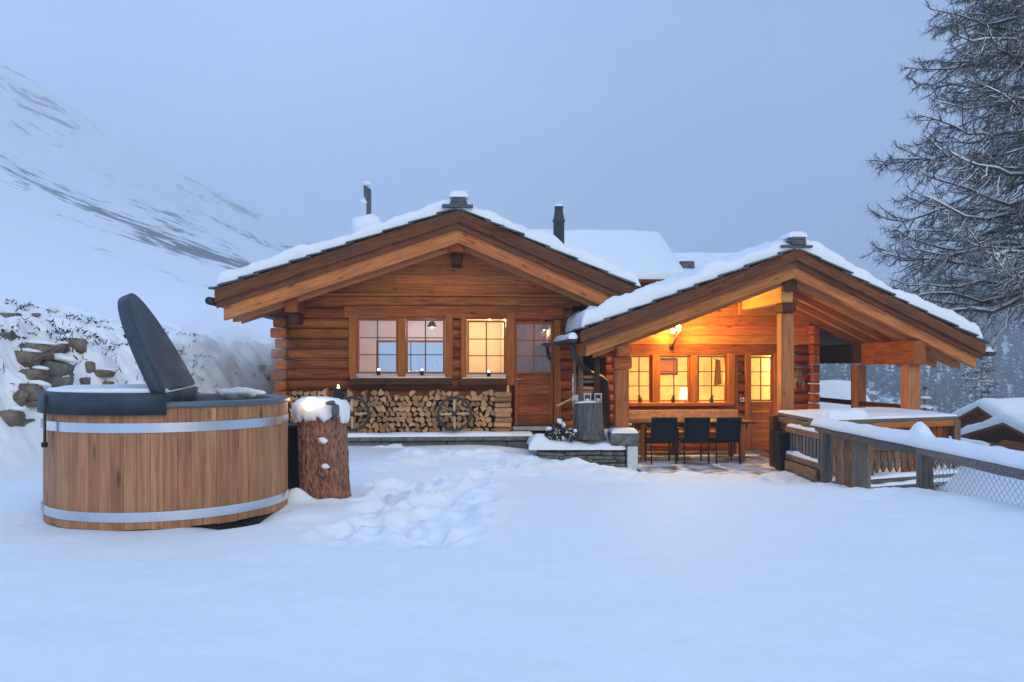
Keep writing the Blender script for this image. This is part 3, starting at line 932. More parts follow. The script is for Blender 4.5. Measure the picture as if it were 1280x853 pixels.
# projecting beam under the gable and the gable boards
zl = A.z(377)
box('tie_beam', main, (xL - .02, -.09, zl - .09), (xR + .15, .12, zl + .085), M['log'], .02)
box('moulding', main, (xL, -.14, zl + .09), (xR + .1, .06, zl + .135), M['gable'], .012)
z0 = zl + 0.14; j = 0
while z0 < rid[1] - .42:
    z1 = min(z0 + 0.195, rid[1] - .40)
    def xs_at(z):
        zz = z + 0.30
        xl = lef[0] + (rid[0] - lef[0]) * (zz - lef[1]) / (rid[1] - lef[1])
        xr_ = rig[0] - (rig[0] - rid[0]) * (zz - rig[1]) / (rid[1] - rig[1])
        return max(xl, xL - .1), min(xr_, xR + .1)
    a0, b0 = xs_at(z0); a1, b1 = xs_at(z1)
    if b1 - a1 > .15:
        ym = -.005 * (j % 2)
        spl = a0 + (b0 - a0) * rng.uniform(.3, .7)
        spl = min(max(spl, a1 + .05), b1 - .05)
        for (p, q, r_, s_) in ((a0, spl - .002, spl - .002, a1), (spl + .002, b0, b1, spl + .002)):
            prism('gable_board', main, [(p, ym, z0), (q, ym, z0), (r_, ym, z1 - .006), (s_, ym, z1 - .006)], (0, .05, 0), M['gable'], (1, 0, 0))
    z0 = z1; j += 1
prism('gable_backing', main, [(xL, .07, zl), (xR, .07, zl), (rid[0], .07, rid[1] - .35)], (0, .05, 0), M['darkwood'], (1, 0, 0))
# side and back walls
for (x0, x1) in ((xL - .02, xL + .16), (xR - .16, xR + .02)):
    box('side_wall', main, (x0, .22, -.5), (x1, 7.2, A.z(372)), M['log'], .01)
hb = (A.x(470, 4.6), A.x(556, 4.6), A.z(468, 4.6), A.z(426, 4.6))
g_ = [(xL, hb[0], -.5, 2.5), (hb[1], xR, -.5, 2.5), (hb[0], hb[1], -.5, hb[2]), (hb[0], hb[1], hb[3], 2.5)]
for q in g_:
    box('back_wall', main, (q[0], 4.70, q[2]), (q[1], 4.88, q[3]), M['log'], .01)
# interlocking log ends of the corner
zc = -0.15; k = 0
while zc < A.z(402):
    dx = (0.0, 0.045, -0.02, .03)[k % 4] + rng.uniform(-.015, .015)
    box('log_end', main, (A.x(345) + dx - .02, -.30 + .03 * (k % 2), zc - .095), (A.x(361), -.005, zc + .095), M['log'], .02)
    zc += H; k += 1
# purlin ends on their corbels
def purlin(root, xc, zt, yf, yb, w=.24, h=.26, fr=None):
    box('purlin', root, (xc - w / 2, yf, zt - h), (xc + w / 2, yb, zt), M['log'], .02)
    box('corbel', root, (xc - w * .38, yf + .22, zt - h - .20), (xc + w * .38, yb * .0 - .01, zt - h - .004), M['darkwood'], .03)
for (u_, vt) in ((364, 373), ):
    x_, z_ = A.at(u_, vt, YF + .35)
    purlin(main, x_, z_, YF + .30, .3)
x_, z_ = A.at(571, 296, YF + .30)
purlin(main, x_, z_, YF + .20, .3, .27, .30)
x_, z_ = A.at(735, 388, YF + .35)
purlin(main, x_, z_, YF + .30, .3)
# joinery posts
def upright(root, fr, u0, u1, v0, v1, y0, y1, mat=None, name='window_post'):
    return box(name, root, (fr.x(u0), y0, fr.z(v1)), (fr.x(u1), y1, fr.z(v0)), mat or M['joinery'], .012)
upright(main, A, 436, 446, 393, 472, -.06, .16)
upright(main, A, 497.5, 507, 397, 471, -.03, .16)
upright(main, A, 556.5, 566, 393, 472, -.06, .16)
upright(main, A, 576, 583.5, 393, 472, -.06, .16)
upright(main, A, 632.5, 643, 391, 482, -.09, .16)
upright(main, A, 692.5, 700.5, 400, 534, -.05, .16, name='door_post')
box('head_beam', main, (A.x(430), -.045, A.z(399)), (A.x(704), .15, zl - .092), M['log'], .015)
# shelf boxes under the windows, dark wood painting in their shadow
box('window_shelf', main, (A.x(440), -.20, A.z(481)), (A.x(566), -.01, A.z(472.5)), M['darkwood'], .015)
box('window_shelf', main, (A.x(574), -.20, A.z(482)), (A.x(633), -.01, A.z(473)), M['darkwood'], .015)
sil = (.10, .055, M['zinc'])
window(main, A.x(446.5), A.x(497), A.z(467), A.z(399.5), .02, 2, 3, M['glass'], .035, sill=sil)
window(main, A.x(507.5), A.x(556), A.z(467), A.z(399.5), .02, 2, 3, M['glass'], .035, sill=sil)
window(main, A.x(584), A.x(632), A.z(468), A.z(401), .02, 2, 3, M['glass'], .035, sill=sil)
# glazed door
dr = window(main, A.x(643.5), A.x(692), A.z(468), A.z(402.5), .03, 2, 3, M['glass_dark'], .045, name='door', mat_m=M['joinery'])
dx0, dx1 = A.x(643.5), A.x(692)
dz0, dz1 = A.z(532), A.z(468.5)
box('stile', dr, (dx0, .03, dz0), (dx0 + .07, .08, dz1), M['joinery'])
box('stile', dr, (dx1 - .07, .03, dz0), (dx1, .08, dz1), M['joinery'])
nb = 5
for i in range(nb):
    za = dz0 + (dz1 - dz0) * i / nb; zb = dz0 + (dz1 - dz0) * (i + 1) / nb
    box('door_board', dr, (dx0 + .072, .045, za + .002), (dx1 - .072, .075, zb - .002), M['log'], .005)
tube('door_handle', dr, [(dx0 + .035, .02, A.z(474)), (dx0 + .035, -.03, A.z(474)), (dx0 + .13, -.03, A.z(474))], .010, M['zinc'])
box('threshold', main, (dx0 - .05, -.12, A.z(538)), (dx1 + .08, .10, A.z(533)), M['zinc'], .01)
# rooms
zf, zcl = 0.45, 2.55
shade_box(main, xL + .2, A.x(571), .22, 4.6, zf, zcl, M['plaster'], back_hole=hb)
window(main, hb[0], hb[1], hb[2], hb[3], 4.72, 2, 1, M['glass'], .05, name='back_window')
shade_box(main, A.x(571) + .06, A.x(637), .22, 3.2, zf, zcl, M['plaster'])
shade_box(main, A.x(637) + .06, xR - .2, .22, 3.6, A.z(533), zcl, M['log'], fmat=M['darkwood'])

def room_lamp(label, loc, drop, energy, col=WARM, r=.12, mat=None):
    t_ = thing('pendant_lamp', label, 'lamp', loc)
    tube('cord', t_, [(0, 0, 0), (0, 0, -drop)], .006, M['black'], 6)
    lathe('lamp_shade', t_, [(.02, -drop), (.05, -drop - .01), (r, -drop - .14), (r * .96, -drop - .15), (.045, -drop - .02), (.02, -drop - .012)], M['iron'], n=20)
    lathe('bulb', t_, [(0.0, -drop - .16), (.035, -drop - .14), (.045, -drop - .10), (.02, -drop - .05), (0, -drop - .04)], mat or M['lamp_room'], n=12)
    point_light('bulb_light', t_, (0, 0, -drop - .20), energy, col, .08)
    return t_
p = A.world(A.x(540, 2.6), 2.6, zcl)
room_lamp('dim pendant lamp inside the left room of the larger chalet', p, .25, 95, (1.0, .84, .86))
p = A.world(A.x(612, 1.6), 1.6, zcl)
room_lamp('bright pendant lamp behind the six-pane window beside the glazed door', p, .12, 95, (1.0, .64, .27))
p = A.world(A.x(680, 2.8), 2.8, zcl)
room_lamp('pendant lamp in the hall behind the glazed door', p, .30, 14, (1.0, .66, .36))
# chimneys and other roof furniture
chx, chy = A.x(698.5, 3.2), 3.2
zc0, zc1, zc2 = atop(chx) - .1, A.z(277, 3.2), A.z(258, 3.2)
ch = lathe('chimney', main, [(0, zc0), (.135, zc0), (.135, zc1), (.155, zc1 + .01), (.155, zc1 + .05), (.135, zc1 + .06), (.095, zc2 - .05), (.11, zc2 - .04), (.11, zc2), (0, zc2 + .01)], plain('chimney_metal', (.05, .052, .058, 1), .6, .3), (chx, chy, 0), 20)
flat_pad('chimney_snow', ch, -.10, .10, -.10, .10, zc2 + .005, .06, 4, rnd=.08)
# rear stone chimney stub, half buried in snow
sx = A.x(460, 4.0)
zs0, zs1 = atop(sx) - .1, A.z(236, 4.0)
zh = zs1 - zs0
sc_ = prism('chimney', main, [(sx - .10, 3.9, zs1 + .02), (sx + .07, 3.9, zs1 - .08), (sx + .075, 3.9, zs0), (sx - .02, 3.9, zs0), (sx - .03, 3.9, zs1 - .36), (sx - .095, 3.9, zs1 - .26)], (0, .22, 0), M['slate'], (0, 0, 1))
for (dx_, dy_, dz_, sz_, sd_) in ((-.02, 3.95, .04, (.20, .26, .12), 8), (-.10, 3.86, -.42, (.16, .22, .14), 12), (.02, 3.75, -1.02, (.85, .5, .62), 5)):
    vv, ff = rock_geo(sz_, sd_, 2, .6)
    o_ = mesh('chimney_snow', vv, ff, M['snow_roof'], sc_, None, True)
    o_.matrix_local = sc_.matrix_basis.inverted() @ Matrix.Translation((sx + dx_, dy_, zs1 + dz_))
# gutter stub at the left eave, ridge stones
gx, gz_ = A.at(272, 380, YF + .1)
tube('gutter', main, [(gx - .13, YF + .02, gz_ + .05), (gx - .12, YF + .5, gz_ + .05), (gx - .12, 6.5, gz_ + .05)], .075, M['gutter'], 10)
def ridge_stack(root, x, y, z, seed):
    r_ = random.Random(seed)
    zz = z
    for i in range(4):
        w_ = .34 - .03 * i + r_.uniform(-.03, .03); h_ = r_.uniform(.035, .055)
        if i == 0: w_ = .55
        box('ridge_stone', root, (x - w_ / 2 + r_.uniform(-.03, .03), y - .04 + r_.uniform(-.02, .02), zz), (x + w_ / 2, y + .45, zz + h_), M['slate'], .008)
        zz += h_ + .002
    flat_pad('ridge_snow', root, x - .17, x + .19, y, y + .5, zz, .13, seed, rnd=.12)
ridge_stack(main, rid[0], YF, rid[1] + .035, 2)

# ------------------------------------------------------------------ annex with covered terrace
B = Frame(3.9, 16.8, PHI)
annex = thing('timber_annex', 'smaller timber house on the right with a lit covered terrace', 'house', (B.o[0], B.o[1], 0), PHI)
YB = -2.55
brid = B.at(997, 312, YB); blef = B.at(726, 414, YB); brig = B.at(1232, 430, YB)
btop = roof_profile(brid, blef, brig)
build_roof(annex, brid, blef, brig, YB, 5.0, 0.25, 57, nraf=4, raf_gap=0.60, lay=(0.19, 0.29, 0.49))
ridge_stack(annex, brid[0], YB, brid[1] + .035, 9)
bxL, bxR = B.x(758), B.x(1013)
bs, bh = B.z(504), B.z(443.5)
bops = [(B.x(778), B.x(918), bs, bh), (B.x(934), B.x(970), -2, B.z(443))]
zc = -0.45; k = 0
while zc < B.z(425):
    iv = [(bxL, bxR)]
    for (a, b_, z0, z1) in bops:
        if zc + H * .45 > z0 and zc - H * .45 < z1 - .02:
            iv = cut(iv, a, b_)
    for (a, b_) in iv:
        wall_log(annex, a, b_, .10, zc, H, M['log'], 900 + k); k += 1
    zc += H
z0 = zc - H / 2 + .002; j = 0
while z0 < brid[1] - .36:
    z1 = min(z0 + .20, brid[1] - .34)
    def xs_b(z):
        zz = z + .26
        xl = blef[0] + (brid[0] - blef[0]) * (zz - blef[1]) / (brid[1] - blef[1])
        xr_ = brig[0] - (brig[0] - brid[0]) * (zz - brig[1]) / (brid[1] - brig[1])
        return max(xl, bxL), min(xr_, bxR)
    a0, b0 = xs_b(z0); a1, b1 = xs_b(z1)
    if b1 - a1 > .1:
        prism('gable_board', annex, [(a0, -.004 * (j % 2), z0), (b0, -.004 * (j % 2), z0), (b1, -.004 * (j % 2), z1 - .006), (a1, -.004 * (j % 2), z1 - .006)], (0, .06, 0), M['gable'], (1, 0, 0))
    z0 = z1; j += 1
prism('gable_backing', annex, [(bxL, .08, B.z(430)), (bxR, .08, B.z(430)), (bxR, .08, btop(bxR) - .25), (brid[0], .08, brid[1] - .25), (bxL, .08, btop(bxL) - .2)], (0, .05, 0), M['darkwood'], (1, 0, 0))
for (x0, x1) in ((bxL - .0, bxL + .16), (bxR - .16, bxR)):
    box('side_wall', annex, (x0, .21, -.8), (x1, 4.6, min(btop(x0), btop(x1)) - .32), M['log'], .01)
box('back_wall', annex, (bxL + .17, 4.4, -.8), (bxR - .17, 4.58, 2.0), M['log'], .01)
zc = -0.45; k = 0
while zc < btop(bxR) - .55:
    box('log_end', annex, (bxR - .055 + (k % 2) * .02 + rng.uniform(-.008, .008), -.24, zc - .095), (bxR + .10, -.004, zc + .095), M['log'], .02)
    zc += H; k += 1
upright(annex, B, 778, 784, 443, 505, -.05, .16)
upright(annex, B, 814.5, 823.5, 444, 504, -.04, .16)
upright(annex, B, 862.5, 872, 444, 504, -.04, .16)
upright(annex, B, 908.5, 917.5, 442, 507, -.09, .16)
upright(annex, B, 918.5, 922, 442, 565, -.03, .12)
upright(annex, B, 931, 937, 441, 566, -.05, .16, name='door_post')
upright(annex, B, 967, 972, 441, 566, -.05, .16, name='door_post')
box('head_beam', annex, (B.x(776), -.03, B.z(444.5)), (B.x(974), .15, B.z(430)), M['log'], .012)
for (u0, u1) in ((784.5, 814), (824, 862), (872.5, 908)):
    window(annex, B.x(u0), B.x(u1), B.z(503), B.z(445), .02, 2, 3, M['glass'], .03)
box('window_sill', annex, (B.x(780), -.16, B.z(508.5)), (B.x(914), .0, B.z(503.8)), M['joinery'], .012)
# door
bd = window(annex, B.x(937.5), B.x(966.5), B.z(503), B.z(445.5), .03, 2, 3, M['glass'], .035, name='door')
bx0, bx1 = B.x(937.5), B.x(966.5)
zd0, zd1 = B.z(566), B.z(503.4)
box('stile', bd, (bx0, .03, zd0), (bx0 + .06, .08, zd1), M['joinery'])
box('stile', bd, (bx1 - .06, .03, zd0), (bx1, .08, zd1), M['joinery'])
for i in range(5):
    za = zd0 + (zd1 - zd0) * i / 5; zb = zd0 + (zd1 - zd0) * (i + 1) / 5
    box('door_board', bd, (bx0 + .062, .045, za + .002), (bx1 - .062, .075, zb - .002), M['joinery'], .005)
shade_box(annex, bxL + .2, bxR - .2, .22, 3.4, -.5, 2.0, plain('warm_room_plaster', (.76, .66, .46, 1), .8))
# ridge purlin, posts and side purlins of the terrace roof
zt_r = brid[1] - .30
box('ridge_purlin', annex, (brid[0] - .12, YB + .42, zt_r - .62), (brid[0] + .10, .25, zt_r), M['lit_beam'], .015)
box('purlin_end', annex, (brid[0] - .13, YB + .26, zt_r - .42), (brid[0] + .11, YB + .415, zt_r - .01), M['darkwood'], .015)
pzx = B.x(982, YB + .55)
box('post_bracket', annex, (pzx - .13, YB + .36, zt_r - .80), (pzx + .12, YB + .75, zt_r - .625), M['darkwood'], .02)
fp = bar('terrace_post', annex, (pzx, YB + .56, -.62), (pzx, YB + .56, zt_r - .805), .24, .24, M['soffit'], (1, 0, 0), .02)
# left post on the stone wall
lpx = B.x(776.5, YB + .5)
box('terrace_post', annex, (lpx - .125, YB + .40, B.z(541, YB + .5)), (lpx + .125, YB + .64, B.z(462, YB + .5)), M['rafter'], .02)
box('post_bracket', annex, (lpx - .15, YB + .36, B.z(461.5, YB + .5)), (lpx + .17, YB + .66, B.z(446, YB + .5)), M['log'], .02)
lpt = min(B.z(433, YB + .5), btop(lpx) - .5)
zpl = btop(lpx - .15) - .50
box('side_purlin', annex, (lpx - .13, YB + .25, B.z(445.5, YB + .5)), (lpx + .13, .0, max(zpl, B.z(436, YB + .5))), M['log'], .02)
# right side: purlin on two posts, its shaded rear length painted in dark wood
rpx = B.x(1137, YB + .45)
zp1 = btop(rpx) - .50
zp0 = B.z(456, YB + .5)
box('side_purlin', annex, (rpx - .13, YB + .12, zp0), (rpx + .13, YB + 2.0, zp1), M['log'], .015)
box('side_purlin', annex, (rpx - .11, YB + 2.01, zp0 + .02), (rpx + .11, 4.6, zp1 - .01), M['darkwood'], .015)
for yy, w_ in ((YB + .42, .27), (YB + 2.35, .23)):
    box('terrace_post', annex, (rpx - w_ / 2, yy - .12, -.9), (rpx + w_ / 2, yy + .12, zp0 - .003), M['soffit'], .02)
box('rail', annex, (rpx - .05, YB + .6, .42), (rpx + .05, 4.0, .52), M['darkwood'], .01)
# cross beam under the ridge at the wall, lit by the lamp
box('tie_beam', annex, (B.x(922), -.10, B.z(393)), (B.x(975), -.008, B.z(377)), M['gable'], .012)
# gutters
def gutter(root, x, z, y0, y1, seed):
    n = 10
    V, Fs = [], []
    for y in (y0, y1):
        for rr_ in (.085, .075):
            for i in range(n + 1):
                a = math.pi + math.pi * i / n
                V.append((x + rr_ * math.cos(a), y, z + rr_ * math.sin(a)))
    m = n + 1
    for i in range(n):
        Fs.append((i, i + 1, 2 * m + i + 1, 2 * m + i))
        Fs.append((m + i, 3 * m + i, 3 * m + i + 1, m + i + 1))
        Fs.append((i, m + i, m + i + 1, i + 1))
    Fs.append(tuple(list(range(n + 1))))
    g = mesh('gutter', V, Fs, M['gutter'], root)
    flat_pad('gutter_snow', g, x - .085, x + .085, y0 - .01, min(y1, y0 + 2.5), z - .01, .11, seed, rnd=.07)
    return g
gx, gz_ = B.at(716, 423, YB + .05)
gutter(annex, gx, gz_, YB + .02, 4.8, 5)
gx2, gz2 = B.at(1240, 440, YB + .05)
gutter(annex, gx2, gz2, YB + .05, 4.8, 6)
def dp(u, v, ly): 
    q = B.at(u, v, ly); return (q[0], ly, q[1])
tube('downpipe', annex, [dp(716, 428, YB + .25), dp(717, 440, YB + .25), dp(724, 455, YB + .5), dp(738, 466, YB + .9), dp(752, 472, YB + 1.1), dp(758, 478, YB + 1.15), dp(759.5, 490, YB + 1.15), dp(759.5, 560, YB + 1.15)], .048, M['gutter'], 10)

# wall lamp under the eaves
lx_, lz_ = B.at(847, 411, -.50)
wlamp = thing('wall_lamp', 'lit twin-bulb spotlight on the terrace wall of the smaller house', 'lamp', B.world(lx_, 0, lz_), PHI)
tube('arm', wlamp, [(0, -.01, -.35), (0, -.10, -.34), (0, -.38, -.22), (0, -.47, -.06)], .014, M['iron'])
lathe('back_plate', wlamp, [(0, -.40), (.05, -.40), (.05, -.30), (0, -.30)], M['iron'], (0, -.02, 0), 14)
for dx_, dz_, nm in ((.02, .03, 'bulb'), (-.10, -.05, 'bulb')):
    V, Fs = lathe_geo([(0, -.05), (.035, -.035), (.045, 0), (.035, .035), (0, .05)], 14)
    mesh(nm, V, Fs, M['lamp_warm'], wlamp, Matrix.Translation((dx_, -.50, dz_)), True)
lathe('lamp_cup', wlamp, [(.02, -.12), (.055, -.06), (.06, -.045), (.05, -.05), (.018, -.11)], M['iron'], (.02, -.50, .03), 14)
point_light('bulb_light', wlamp, (.0, -.58, .0), 240, (1.0, .70, .17), .06)
tl_x, tl_z = B.at(857, 503, .75)
tl = thing('table_lamp', 'glowing table lamp close behind the middle annex window', 'lamp', B.world(tl_x, .75, -.48), PHI)
box('side_table', tl, (-.22, -.20, 0), (.22, .20, tl_z + .48 - .02), M['joinery'], .01)
lathe('foot', tl, [(0, tl_z + .48 - .018), (.07, tl_z + .48 - .015), (.02, tl_z + .48 + .02), (.015, tl_z + .62), (0, tl_z + .62)], M['iron'], n=16)
lathe('lamp_shade', tl, [(.14, tl_z + .55), (.10, tl_z + .80), (.095, tl_z + .80), (.135, tl_z + .55)], emit('paper_shade', (1.0, .78, .38, 1), 5), n=24)
for (u0_, u1_, v0_, v1_, nm_, lab_) in ((894, 902, 450, 482, 'coat_rack', 'dark coat hanging on the back wall behind the right annex window'), (951, 957, 448, 500, 'hanging_scarf', 'dark scarf hanging behind the annex door glass')):
    xa_, za_ = B.at(u0_, v1_, 2.9); xb_, zb2 = B.at(u1_, v0_, 2.9)
    t_ = thing(nm_, lab_, 'coat', B.world(xa_, 2.9, za_), PHI)
    prism('cloth', t_, [(0, 0, 0), (xb_ - xa_, 0, .03), ((xb_ - xa_) * .8, 0, zb2 - za_), ((xb_ - xa_) * .25, 0, zb2 - za_)], (0, .10, 0), M['darkwood'], (0, 0, 1))
    tube('hook', t_, [((xb_ - xa_) * .5, .05, zb2 - za_), ((xb_ - xa_) * .5, .40, zb2 - za_ + .03)], .012, M['iron'], 6)
pc_x, pc_z = B.at(832, 468, 3.3)
pic = thing('wall_picture', 'framed picture on the back wall behind the middle annex window', 'picture', B.world(pc_x, 3.3, pc_z), PHI)
box('frame', pic, (-.32, .02, -.02), (.32, .09, .40), M['darkwood'], .01)
box('canvas', pic, (-.27, .01, .03), (.27, .019, .35), M['soffit'], .004)
# pendant lamps inside the annex
p = B.world(B.x(868, 1.2), 1.2, 2.0)
room_lamp('bright pendant lamp over the table inside the smaller house', p, .75, 230, (1.0, .64, .18))
p = B.world(B.x(950, 1.4), 1.4, 2.0)
room_lamp('pendant lamp behind the door of the smaller house', p, .30, 110, (1.0, .62, .18))

# ------------------------------------------------------------------ hot tub
tub = thing('hot_tub', 'round wooden hot tub with two steel bands, standing in the snow', 'hot tub', (TUB[0], TUB[1], 0.0))
NS = 64
rr_ = 1.0
ang = 2 * math.pi / NS
V = []
for (r0, z) in ((.955, 0), (rr_, 0), (rr_, .965), (.955, .965)):
    for s in (-1, 1):
        a = s * ang / 2 * .975
        V.append((z, r0 * math.sin(a), r0 * math.cos(a)))
mid = len(V)
for z in (0, .965):
    V.append((z, 0, rr_ + .002))
Fs = [(2, 8, 9, 4), (8, 3, 5, 9), (0, 6, 7, 1), (0, 2, 4, 6), (1, 7, 5, 3), (0, 1, 3, 8, 2), (6, 4, 9, 5, 7)]
st_me = bpy.data.meshes.new('stave'); st_me.from_pydata(V, [], Fs); st_me.materials.append(M['tub'])
for k in range(NS):
    a = ang * k
    # local x is up, local z points out of the tub
    o_ = Vector((math.cos(a), math.sin(a), 0)); t_ = Vector((-math.sin(a), math.cos(a), 0))
    Mx = Matrix(((0, -t_.x, o_.x, 0), (0, -t_.y, o_.y, 0), (1, 0, 0, .012 + .004 * math.sin(k * 7.7)), (0, 0, 0, 1)))
    link_mesh('stave', st_me, tub, Mx)
for zb in (.072, .764):
    lathe('band', tub, [(1.002, zb), (1.008, zb), (1.008, zb + .075), (1.002, zb + .075)], M['steel'], n=128, smooth_sh=False)
for k_, a_ in enumerate((205, 209, 217)):
    for zb in (.072, .764):
        c_, s_ = math.cos(R(a_)), math.sin(R(a_))
        bar('band_lug', tub, (c_ * 1.012, s_ * 1.012, zb + .004), (c_ * 1.012, s_ * 1.012, zb + .071), .022 if k_ != 1 else .05, .012, M['zinc'], (c_, s_, 0), .003)
lathe('rim', tub, [(.90, .955), (.90, .985), (.915, .998), (1.005, .998), (1.022, .985), (1.022, .958), (1.0, .95)], M['liner'], n=96)
lathe('liner', tub, [(.90, .97), (.89, .60), (.86, .12), (0, .10)], M['liner'], n=64)
wat = lathe('water', tub, [(0, .86), (.893, .86)], plain('tub_water', (.02, .035, .05, 1), .05, vary=.1), n=64)
lathe('base', tub, [(0, -.16), (.965, -.16), (.965, .02), (0, .02)], M['black'], n=64)

# cover: the flat half lies on the rim, the other half stands folded up on the hinge
h0, h1 = Vector((.35, -.94, 0)), Vector((-.17, .98, 0))
hd = (h1 - h0).normalized()
hn = Vector((hd.y, -hd.x, 0))          # to the right of the hinge
def arc(side, r=1.045, n=30):
    a0 = math.atan2(h0.y, h0.x); a1 = math.atan2(h1.y, h1.x)
    if side > 0:
        if a1 < a0: a1 += 2 * math.pi
        return [(r * math.cos(a0 + (a1 - a0) * i / n), r * math.sin(a0 + (a1 - a0) * i / n)) for i in range(n + 1)]
    a0b = a0 + 2 * math.pi
    return [(r * math.cos(a1 + (a0b - a1) * i / n), r * math.sin(a1 + (a0b - a1) * i / n)) for i in range(n + 1)]
def cover_geo(outline, z0, z1, taper=.0, inset=.02, skirt=0.0):
    """cushion from a 2D outline: softened rim, top slightly crowned towards the hinge"""
    n = len(outline)
    c = (sum(p[0] for p in outline) / n, sum(p[1] for p in outline) / n)
    def ringp(k, z, extra=0):
        return [(c[0] + (x - c[0]) * k, c[1] + (y - c[1]) * k, z + extra) for x, y in outline]
    V = ringp(1.0, z0 - skirt) + ringp(1.008, z0 + (z1 - z0) * .5) + ringp(1.0, z1 - .012) + ringp(.985, z1) + ringp(.55, z1 + taper) + ringp(.96, z0)
    V.append((c[0], c[1], z1 + taper)); V.append((c[0], c[1], z0))
    Fs = []
    for L_ in range(4):
        for i in range(n):
            j = (i + 1) % n
            Fs.append((L_ * n + i, L_ * n + j, (L_ + 1) * n + j, (L_ + 1) * n + i))
    for i in range(n):
        j = (i + 1) % n
        Fs.append((4 * n + i, 4 * n + j, 6 * n))
        Fs.append((5 * n + j, 5 * n + i, 6 * n + 1))
        Fs.append((j, i, 5 * n + i, 5 * n + j))
    return V, Fs
cover = thing('tub_cover', 'dark folding vinyl cover, half lying on the hot tub and half standing up', 'tub cover', (TUB[0], TUB[1], .998))
V, Fs = cover_geo(arc(-1), .004, .075, .015, skirt=.10)
mesh('flat_half', V, Fs, M['vinyl'], cover, None, True)
V, Fs = cover_geo(arc(1, 1.03), 0, .10, .02)
Rm = Matrix.Translation((h0.x, h0.y, .085)) @ Matrix.Rotation(R(-116), 4, hd) @ Matrix.Translation((-h0.x, -h0.y, .0))
std = mesh('standing_half', V, Fs, M['vinyl'], cover, Rm, True)
# seam and handle strip on the standing half
cm = (h0 + h1) / 2
for k_, w_ in ((.30, .02), (.62, .03)):
    p0 = h0 * (1 - .25 * k_) + hn * k_ * .9 + hd * .12; p1 = h1 * (1 - .25 * k_) + hn * k_ * .9 - hd * .12
    sm = bar('seam', std, (p0.x, p0.y, .116), (p1.x, p1.y, .116), w_, .02, M['black'], (0, 0, 1), .004)
flat = [ (a, b) for a, b in arc(-1, .98)]
def cov_fn(p, q):
    i = p * (len(flat) - 1); i0 = int(min(i, len(flat) - 2)); f = i - i0
    ex = flat[i0][0] * (1 - f) + flat[i0 + 1][0] * f; ey = flat[i0][1] * (1 - f) + flat[i0 + 1][1] * f
    hx = h1.x + (h0.x - h1.x) * p; hy = h1.y + (h0.y - h1.y) * p
    return (hx + (ex - hx) * q, hy + (ey - hy) * q, .078)
snow_pad('cover_snow', cover, cov_fn, 60, 24, .028, 3, rnd=.10, size=(2.2, 1.0), amp=.5, ragged=.01)
sx_, sy_ = math.cos(R(232)) * 1.06, math.sin(R(232)) * 1.06
bar('strap', cover, (sx_, sy_, .055), (sx_ * 1.003, sy_ * 1.003, -.33), .035, .008, M['black'], (sx_, sy_, 0), .002)
box('buckle', cover, (sx_ - .02, sy_ - .025, -.36), (sx_ + .02, sy_ + .005, -.32), M['black'], .004)
# snow lump on the back of the rim
for (lx2, ly2, sz) in ((.30, .86, .30), (.46, .80, .22), (.16, .90, .18)):
    vv, ff = rock_geo((sz, .14, sz * .42), int(sz * 100), 3, .6)
    mesh('rim_snow', vv, ff, M['snow'], tub, Matrix.Translation((lx2, ly2, 1.01)), True)

# heater box squeezed in behind the tub
hx_, hy_ = -2.27, 8.40
hb_ = thing('tub_heater', 'black heater cabinet between the hot tub and the big stump', 'heater', (hx_, hy_, gz(hx_, hy_) - .05))
box('cabinet', hb_, (-.16, -.12, 0), (.16, .25, .70), M['black'], .02)
box('lid', hb_, (-.18, -.14, .703), (.18, .27, .74), M['black'], .012)

# ------------------------------------------------------------------ big stump with lamp
stz = gz(*STUMP) - 0.10
stump = thing('tree_stump', 'thick barked tree stump with a snow cap, beside the hot tub', 'stump', (STUMP[0], STUMP[1], stz))
HT = 1.02
def stump_geo(r_top, r_bot, h, n=56, m=26, seed=1, lean=(0, 0), bark=.035):
    V, Fs = [], []
    for i in range(m + 1):
        t = i / m
        r0 = r_bot + (r_top - r_bot) * t + .05 * math.exp(-t * 9)
        for k in range(n):
            a = 2 * math.pi * k / n
            w = float(fbm(math.cos(a) * 3.2 + 7, math.sin(a) * 3.2 + t * .8, seed, 3)) * .07
            rg = float(fbm(math.cos(a) * 7.5 + 20, math.sin(a) * 7.5 + 20 + t * 1.6, seed + 3, 3)); fi = float(fbm(a * 16, t * 22, seed + 9, 2))
            w += bark * (-.55 * max(0, 1 - abs(rg) * 11) ** 1.5 + .22 * fi)
            V.append(((r0 + w * r0 / .28) * math.cos(a) + lean[0] * t, (r0 + w * r0 / .28) * math.sin(a) + lean[1] * t, h * t))
    for i in range(m):
        for k in range(n):
            k2 = (k + 1) % n
            Fs.append((i * n + k, i * n + k2, (i + 1) * n + k2, (i + 1) * n + k))
    V.append((lean[0], lean[1], h + .005)); c = len(V) - 1
    for k in range(n):
        Fs.append((m * n + k, m * n + (k + 1) % n, c))
    return V, Fs
V, Fs = stump_geo(.25, .24, HT, n=120, m=70, lean=(-.045, 0), seed=5, bark=.055)
mesh('trunk', V, Fs, M['bark'], stump, None, True)
rock('knot', stump, (.04, -.255, .40), (.10, .07, .09), M['bark'], 3)
